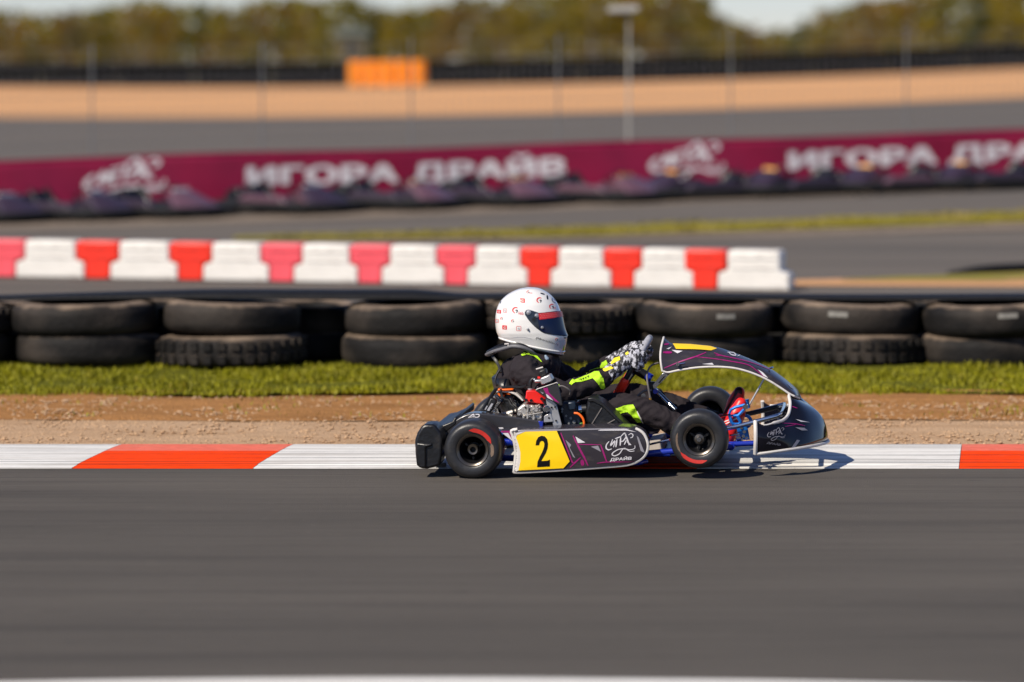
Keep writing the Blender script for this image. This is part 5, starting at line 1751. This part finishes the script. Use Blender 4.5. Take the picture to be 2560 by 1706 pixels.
# vents and printed marks on the shell
stroke('vent', BV_h, c2, [([(1030, 322), (1095, 342)], 20), ([(1130, 355), (1140, 420)], 26), ([(425, 480), (440, 445)], 12)], M_visorframe, hel, .001)
stroke('vent', BV_h, c2, [([(1380, 996), (1415, 998)], 20)], M_black, hel, .0015)
stroke('shell_line', BV_h, c2, [([(520, 465), (600, 380), (670, 330), (745, 308)], 5), ([(600, 992), (760, 985), (900, 1010)], 5)], M_greygrip, hel, .0008)
def gmark(x, y, s, sq=0, ang=8):
    if sq == 1:
        decal('square_mark', BV_h, c2, [(x - s, y - s), (x + s, y - s * .8), (x + s, y + s), (x - s, y + s * .8)], M_helmred, hel, .0008, step=4)
        print_text('letter_mark', BV_h, c2, 'G', x - s * .5, y + s * .5, s, s, ang, M_trim, hel, .0016, bold=.03)
    elif sq == 2:
        stroke('square_outline', BV_h, c2, [([(x - s, y - s), (x + s, y - s)], 7), ([(x + s, y - s), (x + s, y + s)], 7), ([(x + s, y + s), (x - s, y + s)], 7), ([(x - s, y + s), (x - s, y - s)], 7)], M_helmred, hel, .0008, 2)
        print_text('letter_mark', BV_h, c2, 'G', x - s * .5, y + s * .5, s, s, ang, M_greygrip, hel, .0010, bold=.03)
    else:
        stroke('letter_mark', BV_h, c2, [([(x + s * .8, y - s * .8), (x, y - s), (x - s * .8, y - s * .5), (x - s * .9, y + s * .3), (x - s * .2, y + s)], s * .45)], M_helmred, hel, .0010)
        stroke('letter_mark', BV_h, c2, [([(x, y), (x + s * .7, y), (x + s * .4, y + s * .9)], s * .42)], M_visorframe, hel, .0012, 2)
for a in [(762, 433, 36, 1), (1015, 430, 38, 0), (1200, 524, 34, 0), (410, 600, 30, 1), (500, 585, 26, 2), (450, 705, 18, 0), (615, 742, 20, 0), (492, 838, 34, 1), (705, 855, 33, 2), (378, 740, 24, 2), (1278, 1020, 20, 0), (845, 308, 20, 0), (655, 580, 42, 0)]:
    gmark(*a)
print_text('helmet_lettering', BV_h, c2, 'leb', 700, 640, 75, 45, 8, M_helmred, hel, .0010, bold=0)
print_text('helmet_lettering', BV_h, c2, 'leb', 1225, 552, 40, 28, 8, M_helmred, hel, .0010, bold=0)
print_text('helmet_lettering', BV_h, c2, 'leb', 862, 326, 46, 16, 4, M_helmred, hel, .0010, bold=0)
stroke('round_mark', BV_h, c2, [([(1215, 385), (1205, 420), (1225, 455), (1262, 470)], 12), ([(1235, 405), (1262, 440)], 10)], mat('mark_blue', (.03, .07, .16), .4), hel, .0010)
print_text('helmet_lettering', BV_h, c2, 'glebvoroshilov.ru', 958, 1012, 350, 42, 18, M_black, hel, .0012, bold=0, spacing=1.15)
decal('chin_patch', BV_h, c2, [(1375, 1130), (1392, 1100), (1390, 1180), (1360, 1205)], M_lime, hel, .001, step=4)
decal('chin_patch', BV_h, c2, [(1300, 1040), (1400, 1020), (1420, 1060), (1380, 1160), (1310, 1150), (1330, 1090)], mat('chin_pale', (.50, .56, .62), .3), hel, .0008, step=4)  # blue-grey patch on the front of the chin

# ---- neck brace
nbp = [P2(238, 1248, VC), P2(330, 1205, .60), P2(480, 1160, .555), P2(620, 1122, .535), P2(760, 1140, .53), P2(870, 1195, .545), P2(960, 1265, .575), P2(1050, 1350, .62)]
nb = obj('neck_brace', MB().tube(nbp[::-1] + [mir(p) for p in nbp[1:]], [.010, .014, .017, .018, .018, .017, .016, .015, .016, .017, .018, .018, .017, .014, .010], n=12, smooth=4, flat=((0, 0, 1), .62)), mat('brace_grey', (.12, .12, .13), .5, vary=.2, vscale=30), drv, angle=70)
obj('brace_upper', MB().tube([p + W * .010 for p in nbp[0:6]][::-1] + [mir(p) + W * .010 for p in nbp[1:6]], .0085, n=10, smooth=4), M_hose, nb)
obj('brace_wing', MB().prism([P2(238, 1250, VC - .10) + V * 0, P2(300, 1210, VC - .10), P2(480, 1165, VC - .10), P2(480, 1185, VC - .10), P2(300, 1240, VC - .10)], V * .20), M_hose, nb, bev=.004)
obj('brace_strap', MB().tube([P2(300, 1265, .60), P2(360, 1340, .59), P2(410, 1430, .56), P2(430, 1520, .53)], .008, n=6, smooth=3, flat=((0, 1, 0), .5)), M_hose, nb)
obj('brace_clip', MB().tube([P2(490, 1090, .53), P2(550, 1085, .53), P2(545, 1120, .53)], .004, n=6), M_trim, nb)
obj('brace_collar', MB().tube([P2(520, 1085, .61), P2(640, 1095, .60), P2(780, 1135, .595), P2(950, 1215, .60), P2(1090, 1280, .63), P2(1120, 1295, .68), mir(P2(1090, 1280, .63)), mir(P2(950, 1215, .60)), mir(P2(780, 1135, .595)), mir(P2(640, 1095, .60)), mir(P2(520, 1085, .61))], .013, n=10, smooth=4), M_suit, nb)
obj('tear_valve', MB().tube([P2(1110, 1270, .56), P2(1130, 1310, .56)], [.006, .011], n=10, round_caps=True), mat('valve_blue', (.25, .33, .42), .3), nb)

# ---- gloves gripping the wheel
def glove(a_deg, side, wrist):
    """side -1: driver's right hand near the camera; fingers close round the rim"""
    a = radians(a_deg)
    P = rim_pt(a)
    out = (P - CW).normalized()                 # away from the wheel centre
    tg = (V * sin(a) + e2 * cos(a)) if side < 0 else (V * sin(a) + e2 * cos(a))
    tg = tg.normalized()
    if tg.dot(e2) < 0: tg = -tg
    G = MB()
    palm = P - NW * .030 + out * .014
    G.tube([wrist, wrist.lerp(palm, .45), palm + tg * .0, P + NW * .000 + out * .026], [.034, .036, .039, .030], n=14, smooth=4, round_caps=True, flat=(tuple(tg), 1.15))
    for k, (o_, L) in enumerate([(.038, .92), (.014, 1.05), (-.010, 1.0), (-.033, .82)]):
        b = P + tg * o_
        f_ = [b - NW * .018 + out * .030, b + NW * .014 * L + out * .034 * L, b + NW * .036 * L + out * .016, b + NW * .034 * L - out * .010, b + NW * .014 - out * .026]
        G.tube(f_, [.0125, .0118, .0112, .0105, .0092], n=10, smooth=4, round_caps=True)
    th_ = [palm + tg * .018 - out * .012, P - NW * .030 + tg * .040 - out * .016, P - NW * .022 + tg * .066 - out * .014, P - NW * .006 + tg * .082 - out * .014]
    G.tube(th_, [.0165, .0145, .0125, .0105], n=10, smooth=4, round_caps=True)
    o = obj('glove', G, M_glove, drv)
    md = o.modifiers.new('r', 'REMESH'); md.mode = 'VOXEL'; md.voxel_size = .0032; md.use_smooth_shade = True
    md = o.modifiers.new('s', 'SMOOTH'); md.factor = .5; md.iterations = 3
    dg = bpy.context.evaluated_depsgraph_get()
    me = bpy.data.meshes.new_from_object(o.evaluated_get(dg))
    for v, n_ in zip(me.vertices, [v.normal.copy() for v in me.vertices]):
        v.co = v.co + n_ * (.0022 * noise.noise(v.co * 70) + .003 * noise.noise(v.co * 30))
    me.materials.clear(); me.materials.append(M_glove)
    o.modifiers.clear()
    o.data = me
    return o
g1 = glove(20, -1, P1(1085, 545, .475))
g2 = glove(157, 1, P1(1105, 480, .87))
BVg = bvh_of([g1, g2])
for pts in ([(1190, 590), (1340, 545), (1385, 580), (1300, 610), (1210, 645)], [(1335, 480), (1400, 400), (1495, 370), (1500, 430), (1420, 470), (1340, 512)], [(1590, 310), (1640, 280), (1655, 320), (1605, 350)], [(1110, 620), (1150, 610), (1190, 690), (1170, 715), (1120, 660)]):
    decal('glove_panel', BVg, c7, pts, M_gloveyel, drv, .0022, step=2.0)

# ---- boots on the pedals
def boot(ankle, heel, toe, v, nm='boot'):
    A = MB()
    A.tube([ankle, ankle.lerp(heel, .55)], [.040, .042], n=16, round_caps=True)
    A.tube([heel, heel.lerp(toe, .35), heel.lerp(toe, .7), toe], [.036, .042, .043, .028], n=16, smooth=4, round_caps=True, flat=(tuple(V), 1.0))
    o = obj(nm, A, M_bootred, drv)
    md = o.modifiers.new('r', 'REMESH'); md.mode = 'VOXEL'; md.voxel_size = .006; md.use_smooth_shade = True
    md = o.modifiers.new('s', 'SMOOTH'); md.factor = .5; md.iterations = 5
    return o
b1 = boot(P1(1640, 858, .52), P1(1718, 872, .53), P1(1790, 690, .54), .52)
b2 = boot(P1(1680, 788, .85), P1(1725, 800, .84), P1(1782, 632, .82), .85)
BVb = bvh_of([b1, b2])
decal('boot_toe', BVb, c4, [(985, 790), (1010, 700), (1045, 670), (1085, 700), (1085, 770), (1040, 750), (1005, 800), (905, 975), (860, 1000)], M_bootred if False else mat('boot_dark', (.035, .004, .005), .5), drv, .001, step=3)
stroke('boot_stripe', BVb, c4, [([(880, 1085), (940, 1060)], 12), ([(890, 1110), (960, 1080)], 12), ([(900, 1135), (970, 1105)], 12), ([(970, 1070), (1020, 1045)], 14)], M_trim, drv, .0015)

# ---- pieces built together in one loop become parts of their own
def split_loose(o):
    bm = bmesh.new()
    bm.from_mesh(o.data)
    seen, isl = set(), []
    for v in bm.verts:
        if v in seen: continue
        st, grp = [v], []
        seen.add(v)
        while st:
            q = st.pop()
            grp.append(q)
            for e in q.link_edges:
                w_ = e.other_vert(q)
                if w_ not in seen:
                    seen.add(w_)
                    st.append(w_)
        isl.append(grp)
    if len(isl) > 1:
        for n_, grp in enumerate(isl):
            idx = {v: i for i, v in enumerate(grp)}
            fs = [tuple(idx[v] for v in f.verts) for f in bm.faces if f.verts[0] in idx]
            me = bpy.data.meshes.new(o.name.split('.')[0])
            me.from_pydata([tuple(v.co) for v in grp], [], fs)
            me.polygons.foreach_set('use_smooth', [True] * len(fs))
            me.set_sharp_from_angle(angle=radians(38))
            me.materials.append(o.data.materials[0])
            if n_ == 0:
                keep = me
            else:
                d_ = bpy.data.objects.new(me.name, me)
                COL.objects.link(d_)
                d_.parent = o.parent
        o.data = keep
    bm.free()
for o in list(bpy.data.objects):
    if o.type == 'MESH' and o.name.split('.')[0] in ('spoke', 'casting_boss', 'casting_rib', 'head_bolt', 'rivet', 'bolt', 'cable', 'wiring_loom', 'vent', 'rib', 'boot_stripe', 'magenta_line') and len(o.modifiers) == 0 and o.data.users == 1:
        split_loose(o)
